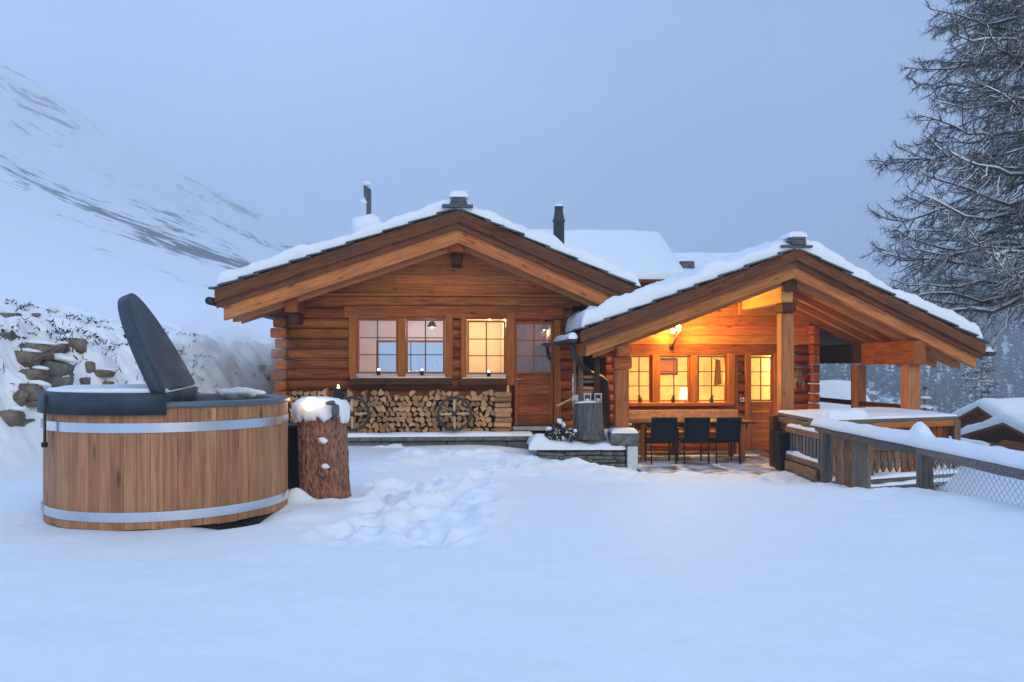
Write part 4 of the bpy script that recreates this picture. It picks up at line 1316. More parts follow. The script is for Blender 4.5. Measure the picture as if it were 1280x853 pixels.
# snow cap with a ragged lower edge
n = 72
V, Fs = [], []
rows = []
for k in range(n):
    a = 2 * math.pi * k / n
    rag = float(fbm(k * .33, 1.5, 9, 3))
    drop = .085 + .15 * rag + .05 * math.sin(a * 1 + 2.4) - (.06 if abs(((a - R(300) + math.pi) % (2 * math.pi)) - math.pi) < .5 else 0)
    drop = max(.03, drop)
    r = .288
    prof = [(0, .115), (.14, .115), (.21, .108), (.26, .08), (r + .005, .02), (r, -drop * .6), (r - .012, -drop * .95), (r - .035, -drop)]
    for j, (q, z) in enumerate(prof):
        bump_ = 1 + .10 * float(fbm(math.cos(a) * q * 9 + 3, math.sin(a) * q * 9 + z * 6, 21, 3))
        V.append((q * bump_ * math.cos(a) - .045, q * bump_ * math.sin(a), HT + z * (1 + .25 * float(fbm(math.cos(a) * q * 7, math.sin(a) * q * 7, 33, 3)))))
m = 8
for k in range(n):
    k2 = (k + 1) % n
    for j in range(m - 1):
        Fs.append((k * m + j, k * m + j + 1, k2 * m + j + 1, k2 * m + j))
mesh('snow_cap', V, Fs, M['snow'], stump, None, True)
for (px, pz, s_) in ((.03, .72, .09), (.06, .46, .08), (-.10, .06, .15)):
    rock('snow_patch', stump, (px, -.245, pz), (s_, .07, s_ * .7), M['snow'], int(pz * 100))
lampx, lampy, lampz = -.085, -.245, HT + .06
sl = thing('snow_lamp', 'glowing round lamp set in the snow cap of the big stump', 'lamp', (STUMP[0] + lampx, STUMP[1] + lampy, stz + lampz))
V, Fs = lathe_geo([(0, -.035), (.06, -.03), (.078, -.008), (.07, .016), (.04, .03), (0, .036)], 24)
mesh('glow_dome', V, Fs, M['stumplamp'], sl, Matrix.Rotation(R(48), 4, 'X'), True)
mesh('lamp_base', *lathe_geo([(0, -.07), (.05, -.07), (.06, -.03), (0, -.034)], 24), M['zinc'], sl, Matrix.Rotation(R(48), 4, 'X'))
point_light('glow', sl, (0, -.11, .10), 1.8, (1.0, .58, .28), .06)
mug = thing('lantern', 'small dark lantern on top of the big snow-capped stump', 'lantern', (STUMP[0] + .135, STUMP[1] - .02, stz + HT + .09))
lathe('body', mug, [(0, 0), (.052, 0), (.056, .02), (.050, .10), (.056, .115), (.045, .118), (0, .118)], M['black'], n=20)
tube('handle', mug, [(.05, 0, .03), (.082, 0, .045), (.085, 0, .08), (.052, 0, .095)], .007, M['black'], 8)
lathe('flame', mug, [(0, .119), (.012, .122), (.010, .14), (0, .16)], M['candle'], n=10)
mesh('stand', *rock_geo((.07, .07, .14), 4, 2, .3, .6), M['slate'], mug, Matrix.Translation((.03, -.27, -.10)))
mesh('stand_foot', *rock_geo((.10, .06, .05), 6, 2, .3, .5), M['slate'], mug, Matrix.Translation((-.01, -.28, -.02)))

# ------------------------------------------------------------------ firewood stack
def stick_mesh(i):
    r_ = random.Random(100 + i)
    kind = i % 4
    if kind == 0:      # quarter split
        pts = [(0, 0), (1, .05), (.93, .45), (.70, .74), (.38, .95), (.04, 1)]
        pts = [(x - .42, z - .42) for x, z in pts]
    elif kind == 1:    # half split
        pts = [(-.95, 0), (.95, .05), (.85, .45), (.5, .82), (0, .95), (-.55, .80), (-.88, .4)]
        pts = [(x * .62, z * .72 - .28) for x, z in pts]
    elif kind == 2:    # wedge
        pts = [(-.6, -.45), (.62, -.38), (.45, .12), (.05, .62), (-.35, .3)]
    else:              # small round
        pts = [(.5 * math.cos(2 * math.pi * k / 9), .5 * math.sin(2 * math.pi * k / 9)) for k in range(9)]
    pts = [(x * r_.uniform(.88, 1.12), z * r_.uniform(.88, 1.12)) for x, z in pts]
    n = len(pts)
    L = .38
    V = [(x * .97, 0, z * .97) for x, z in pts] + [(x, .012, z) for x, z in pts] + [(x, L, z) for x, z in pts]
    Fs = [tuple(range(n)), tuple(range(3 * n - 1, 2 * n - 1, -1))]
    mi = [0, 0]
    for k in range(n):
        j = (k + 1) % n
        Fs.append((k, n + k, n + j, j)); mi.append(0)
        Fs.append((n + k, 2 * n + k, 2 * n + j, n + j)); mi.append(1 if kind in (0, 1, 3) and k > 0 else 0)
    me = bpy.data.meshes.new('firewood_log'); me.from_pydata(V, [], Fs)
    me.materials.append(M['pale']); me.materials.append(M['barkside']); me.polygons.foreach_set('material_index', mi)
    me.update()
    bm = bmesh.new(); bm.from_mesh(me); bmesh.ops.recalc_face_normals(bm, faces=bm.faces); bm.to_mesh(me); bm.free()
    return me
sticks = [stick_mesh(i) for i in range(16)]
FY = -.56
fx0, fz0 = A.x(364, FY), A.z(541, FY)
fx1, fz1 = A.x(617, FY), A.z(494, FY)
sp = .118
row = 0
z = fz0 + .06
fr_ = random.Random(77)
nlog = 0
FWG = 'split logs stacked under the windows of the larger chalet'
while z < fz1 + .04:
    x = fx0 + (.5 * sp if row % 2 else 0)
    while x < fx1:
        top_gap = z > fz1 - .04 and fr_.random() < .45
        if not top_gap and nlog < 292:
            me = sticks[fr_.randrange(16)]
            s_ = sp * fr_.uniform(.74, 1.10)
            w = A.world(x + fr_.uniform(-.02, .02), FY + fr_.uniform(-.05, .035))
            o = link_mesh('firewood_log', me)
            o.matrix_world = Matrix.Translation((w[0], w[1], z + fr_.uniform(-.015, .015))) @ Matrix.Rotation(PHI + fr_.uniform(-.08, .08), 4, 'Z') @ Matrix.Rotation(fr_.uniform(0, 6.28), 4, 'Y') @ Matrix.Diagonal((s_, fr_.uniform(.9, 1.1), s_, 1))
            put(o, 'pale split log in the firewood stack under the larger chalet windows', 'firewood', FWG)
            nlog += 1
        x += sp * fr_.uniform(.92, 1.06)
    z += sp * .86; row += 1
# cross-laid pieces that close the stack beside the door
zz = fz0 + .01; k = 0
while zz < fz1 + .03:
    for yy in (FY + .05, FY + .22):
        hgt = fr_.uniform(.075, .11)
        V, Fs = bar_geo(fr_.uniform(.31, .36), .13, hgt, .025)
        w = A.world(A.x(617, FY) + fr_.uniform(.0, .03), yy + fr_.uniform(-.02, .02))
        o = mesh('firewood_log', V, Fs, M['pale'], None, Matrix.Translation((w[0], w[1], zz + hgt / 2)) @ Matrix.Rotation(PHI + fr_.uniform(-.06, .06), 4, 'Z') @ Matrix.Rotation(fr_.uniform(-.05, .05), 4, 'Y'))
        put(o, 'split log laid crosswise at the door end of the firewood stack', 'firewood', 'crosswise logs closing the firewood stack')
    zz += hgt + .006; k += 1

def wheel(u, v, label):
    c = A.at(u, v, FY - .27)
    r = .335
    w = A.world(c[0], FY - .27)
    t_ = thing('wagon_wheel', label, 'wheel', (w[0], w[1], c[1] - r), PHI)
    V, Fs = [], []
    prof = [(r, -.035), (r, .03), (r - .052, .03), (r - .052, -.035)]
    n = 40
    for k in range(n):
        a = 2 * math.pi * k / n
        for q, y in prof: V.append((q * math.cos(a), y, r + q * math.sin(a)))
    for k in range(n):
        for j in range(4):
            Fs.append((k * 4 + j, k * 4 + (j + 1) % 4, ((k + 1) % n) * 4 + (j + 1) % 4, ((k + 1) % n) * 4 + j))
    mesh('rim', V, Fs, M['iron'], t_)
    for k in range(4):
        a = math.pi / 2 * k + .02
        bar('spoke', t_, (.03 * math.cos(a), 0, r + .03 * math.sin(a)), ((r - .043) * math.cos(a), 0, r + (r - .043) * math.sin(a)), .036, .036, M['spoke'], (0, 1, 0), .006)
    V, Fs = lathe_geo([(0, -.06), (.035, -.06), (.05, -.02), (.05, .03), (0, .04)], 14)
    mesh('hub', V, Fs, M['iron'], t_, Matrix.Translation((0, 0, r)) @ Matrix.Rotation(R(-90), 4, 'X'), True)
    return t_
wheel(568, 517.5, 'four-spoke wooden wheel leaning against the firewood near the door')
wheel(440, 517.5, 'four-spoke wooden wheel partly hidden behind the big stump')

# candles on the sills
for (u, v, lab) in ((473, 468, 'lit candle glass on the sill of the leftmost window'), (527.5, 468, 'candle glass on the sill of the second window from the left'), (611, 470, 'lit candle glass on the sill beside the glazed door')):
    x_, z_ = A.at(u, v + 1, -.12)
    w = A.world(x_, -.12)
    c_ = thing('candle_glass', lab, 'candle', (w[0], w[1], z_))
    lathe('glass_cup', c_, [(0, 0), (.03, 0), (.036, .01), (.036, .085), (.031, .085), (.03, .02), (0, .018)], M['black'], n=14)
    lathe('flame', c_, [(0, .085), (.018, .092), (.014, .11), (0, .135)], M['candle'], n=10)

# ------------------------------------------------------------------ stone terrace in front of the chalet
TY = -1.05
ter = thing('stone_terrace', 'low stone step with snow along the front of the larger chalet', 'step', A.world(0, TY), PHI)
tz1 = A.z(546, TY); 
x = A.x(425, TY); r_ = random.Random(9)
while x < A.x(668, TY):
    w_ = r_.uniform(.55, 1.0); xe = min(x + w_, A.x(672, TY))
    box('slab', ter, (x + .004, -.02 + r_.uniform(-.02, .02), tz1 - .07), (xe - .004, .92, tz1 + r_.uniform(-.006, .006)), M['stone'], .015)
    x = xe
    if xe >= A.x(671, TY): break
x = A.x(430, TY)
for rowz, hh in ((tz1 - .085, .20), (tz1 - .29, .24)):
    x = A.x(430, TY) + r_.uniform(0, .2)
    while x < A.x(664, TY):
        w_ = r_.uniform(.6, 1.5)
        box('stone', ter, (x + .006, .03 + r_.uniform(-.02, .03), rowz - hh + .008), (min(x + w_, A.x(668, TY)) - .006, .5, rowz), M['stone'], .02)
        x += w_
flat_pad('step_snow', ter, A.x(425, TY), A.x(668, TY), .0, .50, tz1 + .008, .055, 14, rnd=.06, amp=.5)
# snow swept against the step
flat_pad('swept_snow', ter, A.x(428, TY), A.x(520, TY), -.55, .05, tz1 - .62, .50, 19, rnd=.40, amp=.35)

# raised bed wall with its stones
PY = 14.05
bed = thing('stone_planter', 'low dry-stone bed in front of the downpipe, topped with snow', 'planter', (0, PY, 0), 0)
def bx(u): return (u - CU) / F_PX * PY
def bz(v): return CAM_Z - (v - HV) / F_PX * PY
r_ = random.Random(31)
zr = bz(561); k = 0
while zr > bz(606):
    hh = r_.uniform(.05, .11)
    x = bx(672) + r_.uniform(-.02, .02)
    while x < bx(781):
        w_ = r_.uniform(.18, .52); xe = min(x + w_, bx(782))
        if xe - x > .05:
            o_ = box('stone', bed, (x + .004, r_.uniform(-.05, .05), zr - hh * r_.uniform(.85, 1.0) + .004), (xe - .004, .34, zr - r_.uniform(0, .012)), M['stone'], .022)
            o_.matrix_basis = o_.matrix_basis @ Matrix.Rotation(r_.uniform(-.05, .05), 4, 'Y')
        x = xe
        if xe >= bx(782): break
    zr -= hh
box('earth_core', bed, (bx(674), .10, bz(610)), (bx(780), 1.0, bz(562)), M['rock'], .02)
flat_pad('bed_snow', bed, bx(662), bx(784), -.06, 1.05, bz(562), .19, 44, rnd=.16, amp=.95, ragged=.10)
box('side_stone', bed, (bx(650), -.20, bz(592)), (bx(674), .15, bz(577)), M['stone'], .02)
# terrace pier
pier = thing('terrace_pier', 'white rendered pier with a thick dark stone cap beside the chairs', 'pier', (bx(784), PY + .02, -.7))
px0, px1 = 0, bx(797) - bx(784)
box('pier_wall', pier, (0, -.06, 0), (px1, .9, bz(557.5) + .7), M['render'], .015)
box('cap_stone', pier, (-.30, -.10, bz(557) + .7), (px1 + .02, .95, bz(541.5) + .7), M['stone'], .03)
flat_pad('cap_snow', pier, -.28, px1 + .02, -.08, .5, bz(541.5) + .702, .055, 8, rnd=.05)

# grey stump and little lanterns on it
g0 = ((736 - CU) / F_PX * 14.35, 14.35)
gs = thing('grey_stump', 'weathered grey chopping stump standing on the snowy stone bed', 'stump', (g0[0], g0[1], CAM_Z - (548 - HV) / F_PX * 14.35))
V, Fs = stump_geo(.235, .255, .64, n=56, m=16, seed=14, bark=.03)
mesh('trunk', V, Fs, wood('grey_stump_wood', (.19, .185, .18, 1), (.05, .05, .052, 1), .85, grain=(14, 14, 1), knots=False, bump=.8), gs, None, True)
V = [(v[0], v[1], v[2]) for v in rock_geo((.42, .42, .06), 6)[0]]
mesh('snow_cap', V, rock_geo((.42, .42, .06), 6)[1], M['snow_roof'], gs, Matrix.Translation((-.02, 0, .64)), True)
for dx_, lab in ((-.03, 'small glass lantern, the left of two on the grey stump'), (.16, 'small glass lantern, the right of two on the grey stump')):
    l_ = thing('stump_lantern', lab, 'lantern', (g0[0] + dx_, g0[1] - .05, gs.location.z + .655))
    for (ax_, ay_) in ((-.055, -.055), (.055, -.055), (-.055, .055), (.055, .055)):
        box('corner_post', l_, (ax_ - .006, ay_ - .006, 0), (ax_ + .006, ay_ + .006, .13), M['zinc'], .002)
    box('base', l_, (-.065, -.065, -.012), (.065, .065, -.001), M['zinc'], .003)
    box('roof', l_, (-.07, -.07, .131), (.07, .07, .155), M['zinc'], .008)
    lathe('candle', l_, [(0, 0), (.03, 0), (.03, .06), (0, .062)], M['plaster'], n=12)

# shrubs with snow on the bed
def shrub(name, label, loc, r, h, seed, n=420, mat=None, cat='shrub', group=None):
    t_ = thing(name, label, cat, loc, 0, group)
    r_ = np.random.default_rng(seed)
    V, Fs = [], []
    for i in range(n):
        a = r_.uniform(0, 6.28); e = r_.uniform(.15, 1.45)
        d = np.array([math.cos(a) * math.cos(e), math.sin(a) * math.cos(e), math.sin(e)])
        rad = r_.uniform(.55, 1.0)
        c = d * np.array([r, r, h]) * rad
        s_ = r * r_.uniform(.20, .38)
        q = r_.normal(size=3); q /= np.linalg.norm(q)
        w_ = np.cross(q, d); w_ /= np.linalg.norm(w_) + 1e-6
        b = len(V)
        V += [c - w_ * s_ * .4, c + q * s_, c + w_ * s_ * .4, c - q * s_ * .6 + d * s_ * .2]
        Fs.append((b, b + 1, b + 2, b + 3))
    tri_mesh('foliage', V, Fs, mat or M['shrub_snow'], t_)
    tube('stem', t_, [(0, 0, -.05), (.01, 0, h * .5)], [.02, .01], M['bush'], 6)
    for k in range(3):
        a = r_.uniform(0, 6.28)
        vv, ff = rock_geo((r * .62, r * .55, h * .26), seed + k, 2, .7)
        mesh('snow_clump', vv, ff, M['snow_roof'], t_, Matrix.Translation((math.cos(a) * r * .45, math.sin(a) * r * .35 - r * .2, h * r_.uniform(.60, .82))), True)
    return t_
zb_ = bz(555)
shrub('frosted_shrub', 'dark shrub with two snow balls at the left of the stone bed', ((691 - CU) / F_PX * 14.15, 14.15, bz(551)), .16, .27, 1)
shrub('frosted_shrub', 'taller dark shrub behind the snow-balled one on the stone bed', ((701 - CU) / F_PX * 14.4, 14.4, bz(550)), .13, .38, 2)
shrub('frosted_shrub', 'low snowy shrub in front of the grey stump', ((714 - CU) / F_PX * 14.1, 14.1, bz(550)), .13, .20, 3)
shrub('frosted_shrub', 'dark frosted shrub on the capped pier by the chairs', ((781 - CU) / F_PX * 14.7, 14.7, CAM_Z - (541 - HV) / F_PX * 14.7), .17, .22, 4)

# firewood rack, poles and axe in the corner between the houses
rk = thing('lumber_rack', 'narrow rack of poles holding planks between the two houses', 'rack', wpt(732, 545, 14.9))
def rl(u, v, Y=14.9):
    q = wpt(u, v, Y); return Vector((q[0] - rk.location.x, q[1] - rk.location.y, q[2] - rk.location.z))
for u, w_ in ((718.5, .055), (726, .09), (746, .10)):
    bar('pole', rk, rl(u, 552), rl(u, 446), w_, w_, M['greybrown'] if u < 740 else M['darkwood'], (0, 1, 0), .02)
for i, v in enumerate((472, 478, 484, 490, 496, 502, 508)):
    bar('plank', rk, rl(722, v + rng.uniform(-1, 1), 15.0), rl(748, v + rng.uniform(-2, 2), 15.02), .16, .055, (M['rafter'], M['grey'], M['pale'])[i % 3], (0, 0, 1), .01)
ax = thing('axe', 'axe stuck in the rack post with its pale handle pointing left', 'axe', wpt(716, 498, 14.75))
tube('handle', ax, [(0, 0, 0), (-.12, -.01, -.055), (-.26, -.02, -.13), (-.30, -.02, -.14)], [.02, .018, .02, .026], M['pale'], 8)
V = [(-.01, -.015, .05), (.10, -.004, .07), (.10, -.004, -.06), (-.01, -.015, -.03), (-.01, .015, .05), (.10, .004, .07), (.10, .004, -.06), (-.01, .015, -.03)]
mesh('blade', V, [(0, 1, 2, 3), (7, 6, 5, 4), (0, 4, 5, 1), (1, 5, 6, 2), (2, 6, 7, 3), (3, 7, 4, 0)], M['zinc'], ax)

# ------------------------------------------------------------------ terrace furniture
TZ = -0.53
pv, N_p, L_p, b_p = new_mat('terrace_paving')
tc_p = N_p.new('ShaderNodeTexCoord'); n_p = N_p.new('ShaderNodeTexNoise'); n_p.inputs['Scale'].default_value = 2.6; n_p.inputs['Detail'].default_value = 8; n_p.inputs['Roughness'].default_value = .65
L_p.new(tc_p.outputs['Object'], n_p.inputs['Vector'])
br_p = N_p.new('ShaderNodeTexBrick'); br_p.inputs['Scale'].default_value = 3.2; br_p.inputs['Color1'].default_value = (.26, .15, .12, 1); br_p.inputs['Color2'].default_value = (.20, .13, .115, 1); br_p.inputs['Mortar'].default_value = (.36, .33, .33, 1)
L_p.new(tc_p.outputs['Object'], br_p.inputs['Vector'])
r_p = N_p.new('ShaderNodeMapRange'); r_p.inputs['From Min'].default_value = .40; r_p.inputs['From Max'].default_value = .56
L_p.new(n_p.outputs[0], r_p.inputs['Value'])
m_p = N_p.new('ShaderNodeMix'); m_p.data_type = 'RGBA'; L_p.new(r_p.outputs[0], m_p.inputs['Factor']); L_p.new(br_p.outputs[0], m_p.inputs['A']); m_p.inputs['B'].default_value = (.80, .82, .86, 1)
L_p.new(m_p.outputs['Result'], b_p.inputs['Base Color']); b_p.inputs['Roughness'].default_value = .7
bm_p = N_p.new('ShaderNodeBump'); bm_p.inputs['Strength'].default_value = .5; bm_p.inputs['Distance'].default_value = .02; L_p.new(n_p.outputs[0], bm_p.inputs['Height']); L_p.new(bm_p.outputs[0], b_p.inputs['Normal'])
px_, py_ = np.meshgrid(np.linspace(2.2, 4.95, 40), np.linspace(12.7, 16.7, 46))
put(grid_mesh('terrace_paving', px_, py_, TZ + .004 - .10 * smooth(13.4, 12.8, py_) + .012 * fbm(px_ * 3, py_ * 3, 4, 2), pv), kind='structure')
def chair(u0, u1, label, Y=14.55, rz=PHI):
    xc = ((u0 + u1) / 2 - CU) / F_PX * Y
    w = (u1 - u0) / F_PX * Y
    t_ = thing('dining_chair', label, 'chair', (xc, Y, TZ), rz, 'dark sling chairs along the terrace table')
    h = w / 2
    for s in (-1, 1):
        bar('leg', t_, (s * (h - .015), -.02, 0), (s * (h - .015), .02, .45), .026, .026, M['black'], (0, 1, 0), .005)
        bar('leg', t_, (s * (h - .015), .45, 0), (s * (h - .015), .43, .62), .026, .026, M['black'], (0, 1, 0), .005)
        bar('armrest', t_, (s * (h - .012), -.0, .625), (s * (h - .012), .46, .64), .05, .022, M['black'], (0, 0, 1), .006)
        bar('back_upright', t_, (s * (h - .015), .015, .44), (s * (h - .015), -.07, .86), .026, .026, M['black'], (0, 1, 0), .005)
    V, Fs = [], []
    n = 8
    for i in range(n + 1):
        t = i / n
        y = .012 - .082 * t + .02 * math.sin(math.pi * t)
        for (x, dy) in ((-h + .005, 0), (-h * .5, .012), (0, .016), (h * .5, .012), (h - .005, 0)):
            V.append((x, y + dy - .014, .40 + .46 * t))
    V += [(a, b + .02, c) for a, b, c in V]
    o = (n + 1) * 5
    for i in range(n):
        for j in range(4):
            q = (i * 5 + j, i * 5 + j + 1, i * 5 + 6 + j, i * 5 + 5 + j)
            Fs.append(q); Fs.append(tuple(o + k for k in reversed(q)))
    for i in range(n):
        Fs.append((i * 5, i * 5 + 5, o + i * 5 + 5, o + i * 5)); Fs.append((i * 5 + 4, o + i * 5 + 4, o + i * 5 + 9, i * 5 + 9))
    Fs.append(tuple(n * 5 + j for j in range(5)) + tuple(o + n * 5 + j for j in reversed(range(5))))
    Fs.append(tuple(reversed(range(5))) + tuple(o + j for j in range(5)))
    mesh('backrest', V, Fs, M['cloth'], t_, None, True)
    box('seat', t_, (-h + .02, .03, .41), (h - .02, .47, .435), M['cloth'], .008)
    return t_
chair(813, 846, 'dark chair nearest the white pier, its back to the camera')
chair(854, 887, 'dark chair in the middle of the three at the terrace table')
chair(894, 926, 'dark chair nearest the house door at the terrace table')
table = thing('terrace_table', 'long wooden table on the covered terrace behind the dark chairs', 'table', (3.35, 15.45, TZ), PHI)
for i in range(4):
    box('table_board', table, (-1.15, -.42 + i * .212, .70), (1.25, -.42 + i * .212 + .205, .74), M['darkwood'], .006)
for sx_ in (-.9, 1.0):
    for sy_ in (-.32, .32):
        box('leg', table, (sx_ - .05, sy_ - .05, 0), (sx_ + .05, sy_ + .05, .698), M['rafter'], .012)
box('apron', table, (-1.0, -.36, .60), (1.1, -.33, .697), M['darkwood'], .008)
bench = thing('wall_bench', 'pale wooden bench along the lit wall behind the terrace table', 'bench', (3.35, 16.25, TZ), PHI)
box('seat', bench, (-1.25, -.22, .42), (1.35, .20, .47), M['rafter'], .012)
box('backrest', bench, (-1.25, .22, .60), (1.35, .26, .88), M['pale'], .012)
for sx_ in (-1.1, 0, 1.2):
    box('leg', bench, (sx_ - .04, -.18, 0), (sx_ + .04, .24, .418), M['rafter'], .01)
    box('back_leg', bench, (sx_ - .035, .262, .0), (sx_ + .035, .30, .86), M['rafter'], .008)
# black planter bin
pb = thing('black_planter', 'tall square black planter at the front post of the terrace', 'planter', wpt(984, 589, 13.75))
w0, w1, hh = .155, .225, .70
V = []
for (w_, z) in ((w0, 0), (w1, hh), (w1 - .02, hh), (w0, .25)):
    V += [(-w_, -w_, z), (w_, -w_, z), (w_, w_, z), (-w_, w_, z)]
Fs = [(3, 2, 1, 0)]
for L_ in range(3):
    for i in range(4):
        Fs.append((L_ * 4 + i, L_ * 4 + (i + 1) % 4, L_ * 4 + 4 + (i + 1) % 4, L_ * 4 + 4 + i))
Fs.append((12, 13, 14, 15))
mesh('pot', V, Fs, M['black'], pb)
box('soil', pb, (-w1 + .03, -w1 + .03, .52), (w1 - .03, w1 - .03, .62), M['bush'], .01)
box('rim', pb, (-w1 - .008, -w1 - .008, hh - .03), (w1 + .008, -w1 + .004, hh + .004), M['iron'], .004)
# pots on the annex sill
for u, lab in ((800, 'small potted plant on the annex sill, leftmost of three'), (841.5, 'small potted plant on the annex sill, middle of three'), (889.5, 'small potted plant on the annex sill, rightmost of three')):
    x_, z_ = B.at(u, 503.6, -.08)
    w = B.world(x_, -.08)
    t_ = thing('potted_plant', lab, 'plant', (w[0], w[1], z_))
    lathe('pot', t_, [(0, 0), (.035, 0), (.048, .085), (.042, .085), (.03, .02), (0, .02)], M['iron'], n=14)
    V, Fs = [], []
    r_ = random.Random(u)
    for i in range(22):
        a = r_.uniform(0, 6.28); l_ = r_.uniform(.05, .11); dx_, dy_ = math.cos(a), math.sin(a); b = len(V); q = r_.uniform(.2, .9)
        V += [(dx_ * .01 - dy_ * .012, dy_ * .01 + dx_ * .012, .08), (dx_ * .01 + dy_ * .012, dy_ * .01 - dx_ * .012, .08), (dx_ * l_ * q, dy_ * l_ * q, .08 + l_)]
        Fs.append((b, b + 1, b + 2))
    mesh('foliage', V, Fs, M['evergreen'], t_)
# door bell plate and carved mask
x_, z_ = B.at(927.5, 500, -.01); w = B.world(x_, -.012)
sw = thing('switch_plate', 'small white switch plate on the wall left of the annex door', 'switch', w[:2] + (z_,), PHI)
box('plate', sw, (-.045, -.012, -.045), (.045, .0, .045), M['render'], .008)
V, Fs = lathe_geo([(0, -.008), (.022, -.006), (.022, .0), (0, .0)], 14)
mesh('button', V, Fs, M['black'], sw, Matrix.Translation((0, -.013, 0)) @ Matrix.Rotation(R(90), 4, 'X'))
x_, z_ = B.at(998, 478, -.06); w = B.world(x_, -.03)
mk = thing('wall_carving', 'carved wooden mask with a blue bowl on top, on the annex wall', 'carving', w[:2] + (z_,), PHI)
vv, ff = rock_geo((.20, .10, .34), 3)
mesh('face', vv, ff, M['barkside'], mk, Matrix.Translation((0, -.05, .10)), True)
lathe('bowl', mk, [(0, .28), (.05, .28), (.11, .33), (.10, .335), (.045, .295), (0, .292)], plain('blue_bowl', (.10, .18, .32, 1), .4), (0, -.08, 0), 18)
for s in (-1, 1):
    tube('horn', mk, [(s * .06, -.06, .10), (s * .10, -.07, -.02), (s * .07, -.07, -.16)], [.03, .026, .008], M['pale'], 8)

# ------------------------------------------------------------------ stair enclosure right of the terrace
EZ = 0.44
en = thing('stair_enclosure', 'boarded stair enclosure with a flat snowy top, right of the terrace', 'enclosure', (4.7, 12.0, -.6))
def el(x, y, z): return Vector((x - 4.7, y - 12.0, z + .6))
PA, PB_, PC, PD = (4.72, 12.05), (7.30, 13.1), (7.30, 15.3), (4.72, 14.2)
prism('top_board', en, [el(*PA, EZ), el(*PB_, EZ), el(*PC, EZ), el(*PD, EZ)], (0, 0, -.05), M['grey'], (1, .4, 0))
def en_fn(a, b):
    x0, y0 = PA[0] + (PB_[0] - PA[0]) * a, PA[1] + (PB_[1] - PA[1]) * a
    x1, y1 = PD[0] + (PC[0] - PD[0]) * a, PD[1] + (PC[1] - PD[1]) * a
    return tuple(el(x0 + (x1 - x0) * b, y0 + (y1 - y0) * b + .01, EZ + .003))
snow_pad('top_snow', en, en_fn, 60, 36, .035, 17, rnd=.05, size=(2.8, 2.2), amp=.5, ragged=.0)
snow_pad('snow_bolster', en, lambda a, b: tuple(el(4.80 + .72 * a, 12.12 + .29 * a + .42 * b, EZ + .02)), 36, 20, .15, 27, rnd=.13, size=(.78, .40), amp=.25)
dv = Vector((PB_[0] - PA[0], PB_[1] - PA[1], 0)); Lf = dv.length; dv.normalize()
nb = 19
for i in range(nb):
    s0 = .04 + (Lf - .1) * i / nb
    q = Vector((PA[0], PA[1], 0)) + dv * (s0 + .07) + Vector((-dv.y, dv.x, 0)) * .12
    tone = M['log'] if s0 > .75 else M['greybrown']
    bar('board', en, el(q.x, q.y, -.05), el(q.x, q.y, EZ - .10), .125, .025, tone, (dv.y, -dv.x, 0), .006)
    # lower frieze: boards with pointed drop ends
    w_ = .062
    n_ = Vector((dv.y, -dv.x, 0))
    c_ = q + n_ * .06
    pts = []
    for (a, z) in ((-w_, -.06), (w_, -.06), (w_, -.20), (w_ * .55, -.27), (w_ * .9, -.33), (0, -.42), (-w_ * .9, -.33), (-w_ * .55, -.27), (-w_, -.20)):
        pts.append(el(c_.x + dv.x * a, c_.y + dv.y * a, z))
    prism('frieze_board', en, pts, -n_ * .025, M['greybrown'], (0, 0, 1))
def rail_(name, s0, s1, z0, z1, out, th, mat):
    n_ = Vector((dv.y, -dv.x, 0))
    a = Vector((PA[0], PA[1], 0)) + dv * s0 + n_ * out; b = Vector((PA[0], PA[1], 0)) + dv * s1 + n_ * out
    return bar(name, en, el(a.x, a.y, (z0 + z1) / 2), el(b.x, b.y, (z0 + z1) / 2), th, z1 - z0, mat, (0, 0, 1), .01)
rail_('rail', 0, Lf + .02, EZ - .15, EZ - .055, .0, .07, M['joinery'])
rail_('rail', .0, Lf, -.055, .0, -.04, .10, M['grey'])
lb = rail_('ledge', .0, Lf + .05, -.51, -.45, .06, .30, M['grey'])
rail_('ledge', .0, Lf + .18, -.61, -.56, .10, .36, M['grey'])
rail_('sill_beam', .0, Lf - .05, -.86, -.62, .0, .20, M['rafter'])
for (z_, e_, o_) in ((-.448, .05, .06), (-.558, .18, .10)):
    n_ = Vector((dv.y, -dv.x, 0))
    def lf(a, b, z_=z_, e_=e_, o_=o_, n_=n_):
        q = Vector((PA[0], PA[1], 0)) + dv * ((Lf + e_) * a) + n_ * (o_ + .16 - .30 * b)
        return tuple(el(q.x, q.y, z_ + .002))
    snow_pad('ledge_snow', en, lf, 60, 10, .045, int(z_ * -100), rnd=.05, size=(Lf, .3), amp=.8, ragged=.0)
for s0 in (.02, .86, Lf - .06):
    q = Vector((PA[0], PA[1], 0)) + dv * s0 + Vector((dv.y, -dv.x, 0)) * .02
    bar('post', en, el(q.x, q.y, -.75), el(q.x, q.y, EZ - .052), .10, .10, M['greybrown'], (1, 0, 0), .01)
bar('side_rail', en, el(PA[0], PA[1], EZ - .12), el(PD[0], PD[1], EZ - .12), .06, .10, M['greybrown'])
for i in range(11):
    y = PA[1] + .10 + i * .185
    bar('side_board', en, el(PA[0] + .02, y, -.5), el(PA[0] + .02, y, EZ - .16), .15, .025, M['greybrown'], (1, 0, 0), .006)
box('newel', en, el(PD[0] - .12, PD[1] - .10, -.6), el(PD[0] + .12, PD[1] + .12, EZ - .052), M['darkwood'], .015)

